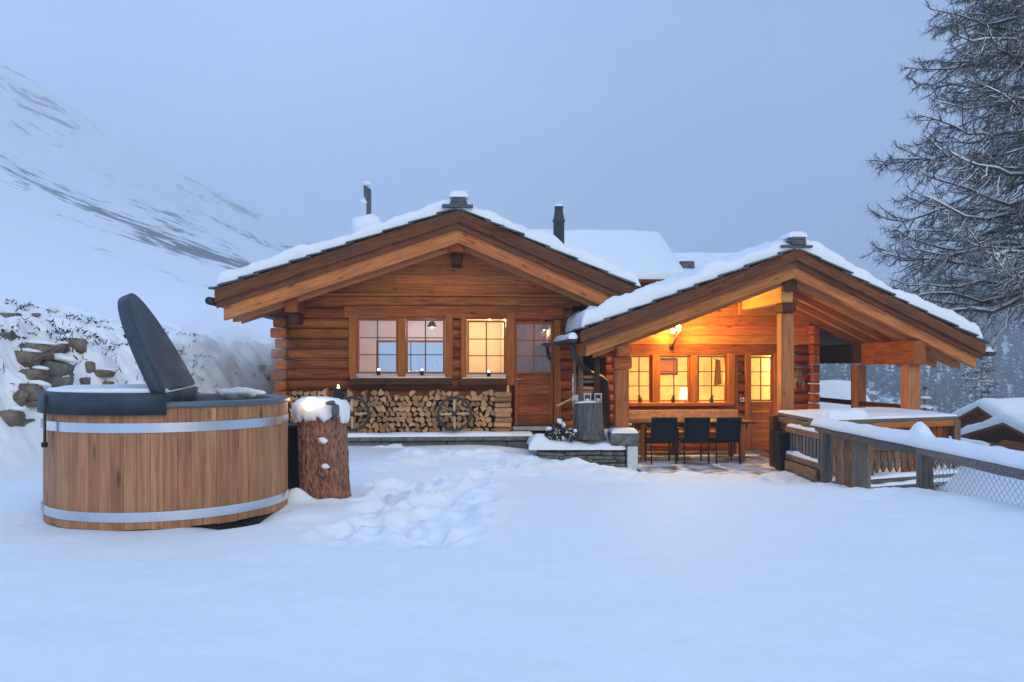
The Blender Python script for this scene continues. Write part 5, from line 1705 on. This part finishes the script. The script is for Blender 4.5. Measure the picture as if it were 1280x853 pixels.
# ------------------------------------------------------------------ fences
FX = 4.72
fence = thing('rail_fence', 'grey post-and-rail fence with thick snow and wire mesh, right of the yard', 'fence', (FX, 9.0, -.3))
def fl(x, y, z): return Vector((x - FX, y - 9.0, z + .3))
RZ = .345
for y, top in ((12.0, .32), (9.15, .29), (6.35, .29), (4.2, .29)):
    bar('post', fence, fl(FX, y, -.9), fl(FX, y, top), .15, .13, M['grey'], (0, 1, 0), .02)
for y0, y1 in ((12.25, 9.2), (9.18, 6.3), (6.28, 4.0)):
    V, Fs = tube_geo([fl(FX - .02, y0, RZ - .02), fl(FX + .01, (y0 + y1) / 2, RZ - .04), fl(FX - .01, y1, RZ - .02)], [.075, .085, .08], 9)
    mesh('rail', V, Fs, M['grey'], fence, None, True)
# snow lying on the rail
V, Fs = [], []
ny = 170; ns = 12
for i in range(ny + 1):
    y = 12.35 - (12.35 - 4.0) * i / ny
    t = .135 * (1 + .6 * float(fbm(y * 1.6, .5, 3, 3))) + .13 * math.exp(-((y - 9.25) / .13) ** 2)
    if i in (0, ny): t *= .4
    w_ = .115 * (1 + .25 * float(fbm(y * 2.2, 4.5, 8, 3)))
    for k in range(ns):
        a = math.pi * k / (ns - 1)
        V.append(tuple(fl(FX + w_ * math.cos(a) + .02 * float(fbm(y * 3, k, 2, 2)), y, RZ + .005 + t * math.sin(a) ** .75)))
for i in range(ny):
    for k in range(ns):
        k2 = (k + 1) % ns
        Fs.append((i * ns + k, i * ns + k2, (i + 1) * ns + k2, (i + 1) * ns + k))
Fs.append(tuple(range(ns))); Fs.append(tuple(reversed(range(ny * ns, ny * ns + ns))))
mesh('rail_snow', V, Fs, M['snow_roof'], fence, None, True)
# weathered slats with cut-outs next to the corner post
for i, y in enumerate((11.72, 11.42, 11.12, 10.84)):
    w_ = .115
    pts = []
    for (a, z) in ((-w_, .26), (w_, .26), (w_, .10), (w_ * .62, .02), (w_, -.08), (w_, -.45), (-w_, -.45), (-w_, -.08), (-w_ * .62, .02), (-w_, .10)):
        pts.append(fl(FX + .06, y + a, z))
    prism('slat', fence, pts, (.03, 0, 0), M['greybrown'] if i in (0, 1) else M['grey'], (0, 0, 1))
# chain-link
wires = []
def wire(y0, z0, y1, z1):
    wires.append(tube_geo([fl(FX + .07, y0, z0), fl(FX + .075, y1, z1)], .0035, 4, False))
zt, zb_, st = .30, -.46, .085
hh = zt - zb_
y = 4.0
while y < 9.15 + hh:
    y0, z0, y1, z1 = y, zb_, y - hh, zt
    for (a, b, c, d) in ((y, zb_, y - hh, zt), (y - hh, zb_, y, zt)):
        p0, p1 = (a, b), (c, d)
        lo, hi = 4.0, 9.1
        def clip(p, q):
            if p[0] < lo: f = (lo - p[0]) / (q[0] - p[0]) if q[0] != p[0] else 0; return (lo, p[1] + (q[1] - p[1]) * f)
            if p[0] > hi: f = (hi - p[0]) / (q[0] - p[0]) if q[0] != p[0] else 0; return (hi, p[1] + (q[1] - p[1]) * f)
            return p
        if max(a, c) > lo and min(a, c) < hi:
            q0, q1 = clip(p0, p1), clip(p1, p0)
            wire(q0[0], q0[1], q1[0], q1[1])
    y += st
V, Fs = join_geo(wires)
mesh('wire_mesh', V, Fs, M['zinc'], fence)['kind'] = 'stuff'

# short slatted fence between planter and corner post
sf = thing('slat_fence', 'short low slatted fence between the black planter and the corner post', 'fence', (4.66, 13.0, -.6))
def sl_(x, y, z): return Vector((x - 4.66, y - 13.0, z + .6))
for z_ in (.20, -.26):
    bar('rail', sf, sl_(4.66, 13.55, z_), sl_(4.70, 12.15, z_), .06, .10, M['greybrown'], (0, 0, 1), .012)
for i in range(9):
    y = 13.45 - i * .15
    bar('slat', sf, sl_(4.70, y, -.40), sl_(4.70, y, .17), .085, .03, M['grey'], (1, 0, 0), .008)
for z_, s_ in ((.25, 5), (-.21, 6)):
    snow_pad('rail_snow', sf, lambda a, b, z_=z_: tuple(sl_(4.64 + .06 * b + .03 * a, 13.5 - 1.3 * a, z_)), 40, 8, .05, s_, rnd=.04, size=(1.3, .09), amp=.9)
bar('kick_board', sf, sl_(4.62, 13.5, -.40), sl_(4.64, 12.2, -.40), .04, .16, M['greybrown'], (0, 0, 1), .01)

# ------------------------------------------------------------------ other houses
def hut(name, label, loc, rz, w, d, h, pitch, snow_t, seed, ridge_x=True, over=.5, wall_mat=None, wins=(), group=None, boards=True):
    """small snow-roofed house; ridge along local x"""
    t_ = thing(name, label, 'house', loc, rz, group)
    wm = wall_mat or M['log']
    rh = d / 2 * math.tan(R(pitch))
    n = max(3, int(h / .24))
    for i in range(n):
        z0 = h * i / n; z1 = h * (i + 1) / n - .008
        box('wall_board', t_, (-w / 2, -d / 2 - .012 * (i % 2), z0), (w / 2, -d / 2 + .12, z1), wm, .015)
        box('wall_board', t_, (-w / 2, -d / 2 + .122, z0), (-w / 2 + .12, d / 2, z1), wm, .015)
        box('wall_board', t_, (w / 2 - .12, -d / 2 + .122, z0), (w / 2, d / 2, z1), wm, .015)
    box('wall', t_, (-w / 2 + .122, d / 2 - .12, 0), (w / 2 - .122, d / 2, h), wm, .015)
    for s in (-1, 1):
        x0 = s * (w / 2 - .06)
        prism('gable', t_, [(x0 - .05, -d / 2, h + .003), (x0 - .05, d / 2, h + .003), (x0 - .05, 0, h + rh - .02)], (.1, 0, 0), wm, (0, 1, 0))
    ex = w / 2 + over; ey = d / 2 + over
    ez = h - over * math.tan(R(pitch))
    V = []
    for x in (-ex, ex):
        V += [(x, -ey, ez), (x, 0, h + rh), (x, ey, ez), (x, ey, ez + .10), (x, 0, h + rh + .10), (x, -ey, ez + .10)]
    Fs = [(0, 1, 4, 5), (1, 2, 3, 4), (6, 11, 10, 7), (7, 10, 9, 8), (0, 6, 7, 1), (1, 7, 8, 2), (5, 4, 10, 11), (4, 3, 9, 10), (0, 5, 11, 6), (2, 8, 9, 3)]
    rf = mesh('roof', V, Fs, M['barge'], t_)
    def fn(a, b):
        y = -ey + 2 * ey * a
        yy = math.sqrt(y * y + .04)
        return (-ex + 2 * ex * b, y, h + rh - yy * math.tan(R(pitch)) + .105)
    snow_pad('roof_snow', rf, fn, 60, 24, snow_t, seed, rnd=snow_t * .9, size=(2 * ey, 2 * ex), amp=.25, ragged=.0)
    for (x0, x1, z0, z1, lit) in wins:
        wo = box('window', t_, (x0 - .07, -d / 2 - .06, z0 - .07), (x1 + .07, -d / 2 - .015, z1 + .07), M['joinery'], .01)
        pn = box('pane', wo, (0, 0, 0), (.1, .1, .1), M['black'])
        bpy.data.objects.remove(pn)
        pn = mesh('pane', [(x0, -d / 2 - .064, z0), (x1, -d / 2 - .064, z0), (x1, -d / 2 - .064, z1), (x0, -d / 2 - .064, z1)], [(0, 1, 2, 3)], M['liner'], None)
        pn.parent = wo; pn.matrix_parent_inverse = wo.matrix_basis.inverted()
    return t_

# behind the larger chalet: two neighbouring roofs
q = wpt(722, 335, 27)
hut('neighbour_house', 'large snow-covered roof rising behind the larger chalet, below the round chimney', (q[0] - .55, 27.0, 1.0), R(2), 5.6, 6.4, 2.95, 27, .24, 3, over=.55, wins=((-1.5, -.6, .9, 1.9, 0), (.6, 1.5, .9, 1.9, 0)))
q = wpt(850, 340, 32)
nb2 = hut('neighbour_house', 'low snowy roof glimpsed between the two chalet roofs', (q[0] + .9, 32.5, 1.6), R(-2), 6.2, 6.0, 2.75, 22, .24, 4, over=.5, wins=((-2, -1, .8, 1.8, 0), (1, 2, .8, 1.8, 0)))
cx_ = box('chimney', nb2, (-1.25, -2.6, 2.6), (-.70, -2.1, 3.55), M['stone'], .03)
# valley houses on the right
q = wpt(1045, 500, 34)
hut('valley_house', 'snow-roofed house seen between the terrace posts', (q[0] - 2.35, 35.0, -4.0), R(-4), 6.2, 5.0, 3.1, 24, .35, 5, over=.5, wins=((-2, -1.2, 1.2, 2.1, 0), (0, .8, 1.2, 2.1, 0), (1.6, 2.4, 1.2, 2.1, 0)))
q = wpt(1255, 545, 27)
hut('valley_house', 'snow-roofed house below the fence at the right edge', (q[0] + 3.9, 29.0, -5.0), R(10), 7.0, 6.0, 3.3, 25, .40, 6, over=.6, wins=((-2.5, -1.7, 1.0, 2.0, 0), (.6, 1.4, 1.0, 2.0, 0)))
hut('valley_house', 'lower snowy roof with a dark eave in front of the right-edge house', (16.9, 23.6, -3.75), R(6), 4.2, 3.4, 2.75, 16, .30, 16, over=.5, wall_mat=M['darkwood'], wins=((-1.4, -.7, 1.2, 2.0, 0),))
q = wpt(1216, 541, 23)
hut('valley_shed', 'small gabled shed just above the snowy fence rail', (q[0] + .1, 23.5, -2.62), R(88), 2.6, 1.5, 1.2, 30, .10, 7, over=.12)
q = wpt(1205, 600, 15)
hut('valley_shed', 'wide low snowy roof seen through the wire mesh fence', (q[0] + .35, 16.3, -3.0), R(10), 3.6, 2.5, 1.55, 20, .20, 8, over=.35)
hut('valley_shed', 'dark brown gabled shed at the right edge just below the fence', (8.15, 11.9, -2.62), R(90), 2.2, 2.4, 1.95, 27, .04, 9, over=.25, wall_mat=M['darkwood'])

# ------------------------------------------------------------------ rocks of the bank
bank_rock = thing('rock_wall', 'old dry-stone wall showing through the snow at the left edge', 'stone wall', hit(45, 500))
def block_geo(w, d, h, seed):
    """angular field stone: chamfered block with every corner knocked about"""
    r_ = random.Random(seed)
    V, Fs = bar_geo(w, d, h, min(w, d, h) * .30)
    sh = r_.uniform(-.18, .18)
    V = [((x - w / 2) * (1 + r_.uniform(-.13, .13)) + sh * z, y * (1 + r_.uniform(-.13, .13)), z * (1 + r_.uniform(-.16, .16)) + r_.uniform(-.06, .06) * x) for x, y, z in V]
    F2 = []
    for f in Fs:
        if len(f) == 4: F2 += [(f[0], f[1], f[2]), (f[0], f[2], f[3])]
        else: F2 += [(f[0], f[i], f[i + 1]) for i in range(1, len(f) - 1)]
    return V, F2
def brk(name, u, v, wpx, hpx, seed, mat='rock', deep=.5):
    x_, y_, z_ = hit(u, v)
    s_ = y_ / F_PX * 1.12
    V, Fs = block_geo(wpx * s_, max(.30, wpx * s_ * .7), hpx * s_, seed)
    L_ = Matrix.Translation((x_ - bank_rock.location.x, y_ - bank_rock.location.y + .10, z_ - bank_rock.location.z)) @ Matrix.Rotation(rng.uniform(-.25, .25), 4, 'Z') @ Matrix.Rotation(rng.uniform(-.14, .14), 4, 'Y')
    o = mesh(name, V, Fs, M[mat], bank_rock, L_)
    if wpx > 18:
        vv, ff = rock_geo((wpx * s_ * .95, wpx * s_ * .6, hpx * s_ * .35), seed + 60, 2, .8)
        mesh('stone_snow', vv, ff, M['snow'], o, Matrix.Translation((rng.uniform(-.04, .04), .10, hpx * s_ * .55)), True)
    return o
spec = [(34, 439, 40, 16, 1), (26, 453, 26, 17, 2), (58, 463, 44, 26, 3), (64, 437, 22, 11, 4), (36, 470, 22, 14, 5), (66, 482, 30, 13, 6), (32, 494, 24, 22, 7), (22, 500, 14, 18, 20),
        (5, 395, 18, 7, 8), (2, 421, 12, 9, 9), (36, 511, 20, 6, 10), (6, 524, 22, 18, 11), (27, 532, 6, 10, 12), (94, 434, 18, 16, 14), (78, 440, 5, 16, 15), (112, 462, 8, 14, 16),
        (122, 469, 22, 8, 17), (104, 480, 10, 8, 18), (132, 483, 8, 7, 19), (148, 484, 12, 4, 21), (184, 478, 13, 8, 24), (44, 396, 8, 5, 25), (325, 463, 5, 10, 29), (333, 474, 7, 6, 30)]
for (u, v, w_, h_, s_) in spec:
    brk('stone', u, v, w_, h_, s_, 'rock' if s_ % 3 else 'stone')
# twigs and dead stalks poking through the snow of the bank
V, Fs = [], []
tr_ = np.random.default_rng(5)
for c in range(200):
    u = tr_.uniform(-10, 345); v = tr_.uniform(378, 500) if u < 150 else tr_.uniform(395, 495)
    if 150 < u < 330 and tr_.random() < .55: continue
    x_, y_, z_ = hit(u, v)
    if y_ > 20: continue
    for k in range(int(tr_.integers(2, 7))):
        d = tr_.normal(size=3) * .5; d[2] = abs(d[2]) + .5; d /= np.linalg.norm(d)
        l_ = tr_.uniform(.03, .13)
        b = len(V); p0 = np.array([x_ + tr_.normal() * .06, y_ + tr_.normal() * .06 - .02, z_ - .03])
        s_ = np.cross(d, tr_.normal(size=3)); s_ /= np.linalg.norm(s_); w_ = tr_.uniform(.004, .012)
        p1 = p0 + d * l_ * .6 + s_ * .02; p2 = p0 + d * l_ + s_ * .05
        V += [p0 - s_ * w_, p0 + s_ * w_, p1 + s_ * w_, p1 - s_ * w_, p2 + s_ * w_ * .5, p2 - s_ * w_ * .5]
        Fs += [(b, b + 1, b + 2, b + 3), (b + 3, b + 2, b + 4, b + 5)]
put(tri_mesh('dead_stalks', V, Fs, M['bush']), 'dead stalks and twigs poking through the snow bank behind the hot tub', 'dry plants', kind='stuff')

# frosted scrub half under the snow
V, Fs = [], []
for c in range(120):
    u = tr_.uniform(-5, 345); v = tr_.uniform(376, 440) if u < 170 else tr_.uniform(398, 495)
    x_, y_, z_ = hit(u, v)
    if y_ > 18: continue
    rad = tr_.uniform(.06, .20)
    for k in range(int(26 * rad / .13)):
        d = tr_.normal(size=3); d /= np.linalg.norm(d); d[2] = abs(d[2]) * .7
        p0 = np.array([x_, y_ - .02, z_ - .05]) + d * rad * tr_.uniform(.5, 1.0)
        q_ = tr_.normal(size=3); q_ /= np.linalg.norm(q_); w_ = np.cross(q_, d); w_ /= np.linalg.norm(w_) + 1e-6
        a_ = tr_.uniform(.012, .035); b = len(V)
        V += [p0 - w_ * a_ * .5, p0 + q_ * a_, p0 + w_ * a_ * .5, p0 - q_ * a_]
        Fs.append((b, b + 1, b + 2, b + 3))
put(tri_mesh('frosted_scrub', V, Fs, M['shrub_snow']), 'low frosted scrub half buried in the snow bank behind the hot tub', 'scrub', kind='stuff')

# ------------------------------------------------------------------ trees
def sweep_many(paths, radii, sides=3):
    """paths: (n, m, 3), radii: (n, m) -> quads"""
    P = np.asarray(paths, float); Rr = np.asarray(radii, float)
    n, m, _ = P.shape
    T = np.gradient(P, axis=1); T /= np.linalg.norm(T, axis=2, keepdims=True) + 1e-9
    up = np.zeros_like(T); up[..., 2] = 1
    a = np.cross(T, up); ln = np.linalg.norm(a, axis=2, keepdims=True)
    a = np.where(ln < 1e-3, np.array([1.0, 0, 0]), a / (ln + 1e-9))
    b = np.cross(a, T)
    ang_ = np.arange(sides) * 2 * np.pi / sides + np.pi / 2
    V = P[:, :, None, :] + (a[:, :, None, :] * np.cos(ang_)[None, None, :, None] + b[:, :, None, :] * np.sin(ang_)[None, None, :, None]) * Rr[:, :, None, None]
    V = V.reshape(-1, 3)
    i = np.arange(n * m * sides).reshape(n, m, sides)
    j = np.roll(i, -1, axis=2)
    Fq = np.stack([i[:, :-1], j[:, :-1], j[:, 1:], i[:, 1:]], -1).reshape(-1, 4)
    return V, Fq

def larch(name, label, base, height, seed, az, zr, n1=60, reach=5.0, n2=26, n3=10, snow=True, trunk_r=.30, twig_r=.006, cat='tree', lean=0.0):
    t_ = thing(name, label, cat, base)
    r_ = np.random.default_rng(seed)
    V, Fs = tube_geo([(lean * q * height + .06 * math.sin(q * 9), .05 * math.cos(q * 7), height * q) for q in np.linspace(0, 1, 14)], [trunk_r * (1 - .93 * q) + .01 for q in np.linspace(0, 1, 14)], 12)
    mesh('trunk', V, Fs, M['bark'], t_, None, True)
    prim, primr, sec, secr, twg, twr, ssn, ssr = [], [], [], [], [], [], [], []
    for i in range(n1):
        z0 = (zr[0] + (zr[1] - zr[0]) * (i + r_.random()) / n1) * height
        q = z0 / height
        a = r_.uniform(*az)
        L = reach * (1.08 - q) ** .75 * r_.uniform(.72, 1.0)
        dh = np.array([math.cos(a), math.sin(a), 0])
        sd = np.array([-dh[1], dh[0], 0])
        m = 12
        s = np.linspace(0, 1, m)
        wig = r_.normal(size=2) * .05
        P = np.array([0, 0, z0]) + np.outer(s * L, dh) + np.outer(np.sin(s * 5 + wig[0] * 40) * .05 * L * s, sd)
        kink = np.cumsum(r_.normal(size=(m, 3)) * .022 * L, axis=0); kink[0] = 0
        P = P + kink * np.array([.5, .8, .8])
        droop = r_.uniform(.08, .30)
        P[:, 2] += L * (-droop * 1.9 * s + droop * 1.7 * s ** 2.6 + .09 * np.sin(s * 2.2) + .03 * np.sin(s * 9 + wig[1] * 60))
        P[:, 0] += lean * z0
        prim.append(P); primr.append((.05 * (L / 4) * (1 - .9 * s) + .006))
        for k in range(n2):
            f = .14 + .86 * (k + r_.random()) / n2
            ii = min(int(f * (m - 1)), m - 2); g = f * (m - 1) - ii
            p = P[ii] * (1 - g) + P[ii + 1] * g
            td = P[ii + 1] - P[ii]; td /= np.linalg.norm(td)
            side = 1 if k % 2 else -1
            l2 = L * .36 * (1.12 - f) ** .6 * r_.uniform(.5, 1.0)
            ph = r_.uniform(-2.2, .7)
            d2 = td * r_.uniform(.45, .9) + (sd * side * math.cos(ph) + np.array([0, 0, math.sin(ph)])) * r_.uniform(.5, .9)
            d2 /= np.linalg.norm(d2)
            m2 = 7; s2 = np.linspace(0, 1, m2)
            Q = p + np.outer(s2 * l2, d2)
            Q[:, 2] += -.24 * l2 * s2 ** 1.3 + .30 * l2 * s2 ** 3
            Q[1:] += np.cumsum(r_.normal(size=(m2 - 1, 3)) * .035 * l2, axis=0)
            sec.append(Q); secr.append(.014 * (1 - .75 * s2) + .003)
            if snow and r_.random() < .6:
                Qs = Q[:6].copy(); Qs[:, 2] += .016
                ssn.append(Qs); ssr.append((.018 * (1 - .5 * s2[:6])) * r_.uniform(.1, 1.2, 6))
            for w in range(n3):
                f3 = .10 + .90 * (w + r_.random()) / n3
                jj = min(int(f3 * (m2 - 1)), m2 - 2)
                p3 = Q[jj] + (Q[jj + 1] - Q[jj]) * (f3 * (m2 - 1) - jj)
                l3 = r_.uniform(.07, .27) * (L / 4) ** .5
                d3 = d2 * r_.uniform(.1, .8) + r_.normal(size=3) * .55 + np.array([0, 0, r_.choice([-.55, .25])])
                d3 /= np.linalg.norm(d3)
                m3 = 4; s3 = np.linspace(0, 1, m3)
                T3 = p3 + np.outer(s3 * l3, d3)
                T3[:, 2] += -.12 * l3 * s3 + .15 * l3 * s3 ** 2
                twg.append(T3); twr.append(twig_r * (1 - .5 * s3))
    VV, FF = [], []
    b = 0
    for pp, rr, sd_ in ((prim, primr, 6), (sec, secr, 4), (twg, twr, 3)):
        v, f = sweep_many(pp, rr, sd_)
        VV.append(v); FF.append(f + b); b += len(v)
    tri_mesh('crown', np.concatenate(VV), np.concatenate(FF), M['twig'], t_)
    if snow:
        pp = []
        pr2 = []
        for P, r0 in zip(prim, primr):
            Ps = P.copy(); Ps[:, 2] += r0 * .9 + .006
            pp.append(Ps); pr2.append((r0 * .75 + .016) * r_.uniform(.15, 1.15, len(r0)))
        v1, f1 = sweep_many(pp, pr2, 6)
        v2, f2 = sweep_many(ssn, ssr, 4)
        o = tri_mesh('branch_snow', np.concatenate([v1, v2]), np.concatenate([f1, f2 + len(v1)]), M['snow_roof'], t_, True)
    return t_

LY = 19.0
lx0 = (1345 - CU) / F_PX * LY
larch('larch_tree', 'big bare larch with snowy drooping branches at the right edge', (lx0, LY, -5.2), 21.0, 4, (R(100), R(265)), (.39, .85), n1=104, reach=7.2, n2=28, n3=20, twig_r=.0055)
q = wpt(1226, 545, 44)
larch('bare_larch', 'distant bare larch standing in the valley right of the annex', (q[0], 44, -11), 13.5, 8, (0, 6.283), (.30, .97), n1=80, reach=3.4, n2=16, n3=8, snow=True, trunk_r=.16, twig_r=.015)

def spruce_geo(h, r, seed, tiers=11, n=11, drop=.3):
    r_ = np.random.default_rng(seed)
    V, Fs = [], []
    for t in range(tiers):
        q = t / tiers
        z = h * (.10 + .88 * q); R_ = r * (1 - q) ** .85 + .03 * r
        for k in range(n):
            a = 2 * math.pi * (k + r_.random() * .8) / n + t
            L = R_ * r_.uniform(.75, 1.12)
            d = np.array([math.cos(a), math.sin(a), 0]); s = np.array([-d[1], d[0], 0])
            w_ = L * .34
            b = len(V)
            p = np.array([0, 0, z])
            V += [p + d * .05 * L, p + d * L * .55 + s * w_ + np.array([0, 0, -L * drop * .55]), p + d * L + np.array([0, 0, -L * drop * .9]), p + d * L * .55 - s * w_ + np.array([0, 0, -L * drop * .55]), p + d * L * .5 + np.array([0, 0, -L * drop * .2])]
            Fs += [(b, b + 4, b + 1), (b + 1, b + 4, b + 2), (b + 2, b + 4, b + 3), (b + 3, b + 4, b)]
    return V, Fs
q = wpt(1156, 510, 30)
spr = thing('snowy_spruce', 'snow-laden spruce just right of the last terrace post', 'tree', (q[0], 30, -6.5))
V, Fs = spruce_geo(7.4, 1.75, 3, 20, 15, .40)
tri_mesh('crown', V, Fs, M['near_spruce'], spr)
tube('trunk', spr, [(0, 0, 0), (0, 0, 7.0)], [.14, .02], M['bark'], 8)

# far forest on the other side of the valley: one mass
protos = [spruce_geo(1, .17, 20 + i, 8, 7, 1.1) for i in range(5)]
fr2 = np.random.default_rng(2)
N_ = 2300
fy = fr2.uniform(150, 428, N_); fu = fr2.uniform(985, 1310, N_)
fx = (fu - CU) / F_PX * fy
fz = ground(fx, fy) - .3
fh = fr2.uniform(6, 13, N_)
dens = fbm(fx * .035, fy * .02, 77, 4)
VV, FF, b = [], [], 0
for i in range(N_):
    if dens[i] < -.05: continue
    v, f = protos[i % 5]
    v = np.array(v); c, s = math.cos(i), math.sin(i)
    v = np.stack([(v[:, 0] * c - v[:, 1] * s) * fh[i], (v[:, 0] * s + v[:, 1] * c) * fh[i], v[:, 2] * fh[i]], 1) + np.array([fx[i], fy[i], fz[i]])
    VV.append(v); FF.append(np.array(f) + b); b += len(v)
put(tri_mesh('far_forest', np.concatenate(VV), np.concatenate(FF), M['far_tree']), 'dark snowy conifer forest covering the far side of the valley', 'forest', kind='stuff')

# ------------------------------------------------------------------ steam and haze
def volume_mat(name, density, col, noisy=None, aniso=0.0):
    m = bpy.data.materials.new(name); m.use_nodes = True
    N, L = m.node_tree.nodes, m.node_tree.links
    N.clear()
    out = N.new('ShaderNodeOutputMaterial'); v = N.new('ShaderNodeVolumePrincipled')
    v.inputs['Color'].default_value = col; v.inputs['Density'].default_value = density; v.inputs['Anisotropy'].default_value = aniso
    L.new(v.outputs[0], out.inputs['Volume'])
    if noisy:
        tc = N.new('ShaderNodeTexCoord'); ns = N.new('ShaderNodeTexNoise'); ns.inputs['Scale'].default_value = noisy; ns.inputs['Detail'].default_value = 3
        ln = N.new('ShaderNodeVectorMath'); ln.operation = 'LENGTH'
        L.new(tc.outputs['Object'], ns.inputs['Vector']); L.new(tc.outputs['Object'], ln.inputs[0])
        mr = N.new('ShaderNodeMapRange'); mr.inputs['From Min'].default_value = 1.0; mr.inputs['From Max'].default_value = .25; mr.inputs['To Min'].default_value = 0; mr.inputs['To Max'].default_value = density
        rp = N.new('ShaderNodeMapRange'); rp.inputs['From Min'].default_value = .40; rp.inputs['From Max'].default_value = .72
        L.new(ln.outputs['Value'], mr.inputs['Value']); L.new(ns.outputs[0], rp.inputs['Value'])
        mm = N.new('ShaderNodeMath'); mm.operation = 'MULTIPLY'
        L.new(mr.outputs[0], mm.inputs[0]); L.new(rp.outputs[0], mm.inputs[1]); L.new(mm.outputs[0], v.inputs['Density'])
    return m
V, Fs = rock_geo((1, 1, 1), 1, 3, 0.0)
bm = bmesh.new(); bmesh.ops.create_icosphere(bm, subdivisions=3, radius=1.0)
me = bpy.data.meshes.new('steam'); bm.to_mesh(me); bm.free()
me.materials.append(volume_mat('steam', 1.8, (.97, .97, 1, 1), 2.2))
st = link_mesh('steam', me)
st.location = (TUB[0] + .40, TUB[1] + .25, 1.36)
st.scale = (.62, .75, .50)
put(st, 'thin steam rising from the open half of the hot tub', 'steam', kind='stuff')

me = bpy.data.meshes.new('haze')
x0, x1, y0, y1, z0, z1 = -1310, 715, -95, 1360, -72, float(HZ.max()) + 12
me.from_pydata([(x0, y0, z0), (x1, y0, z0), (x1, y1, z0), (x0, y1, z0), (x0, y0, z1), (x1, y0, z1), (x1, y1, z1), (x0, y1, z1)], [], [(3, 2, 1, 0), (4, 5, 6, 7), (0, 1, 5, 4), (1, 2, 6, 5), (2, 3, 7, 6), (3, 0, 4, 7)])
me.materials.append(volume_mat('haze_air', .0013, (.93, .96, 1, 1)))
put(link_mesh('haze', me), 'pale winter haze filling the valley', 'haze', kind='stuff')
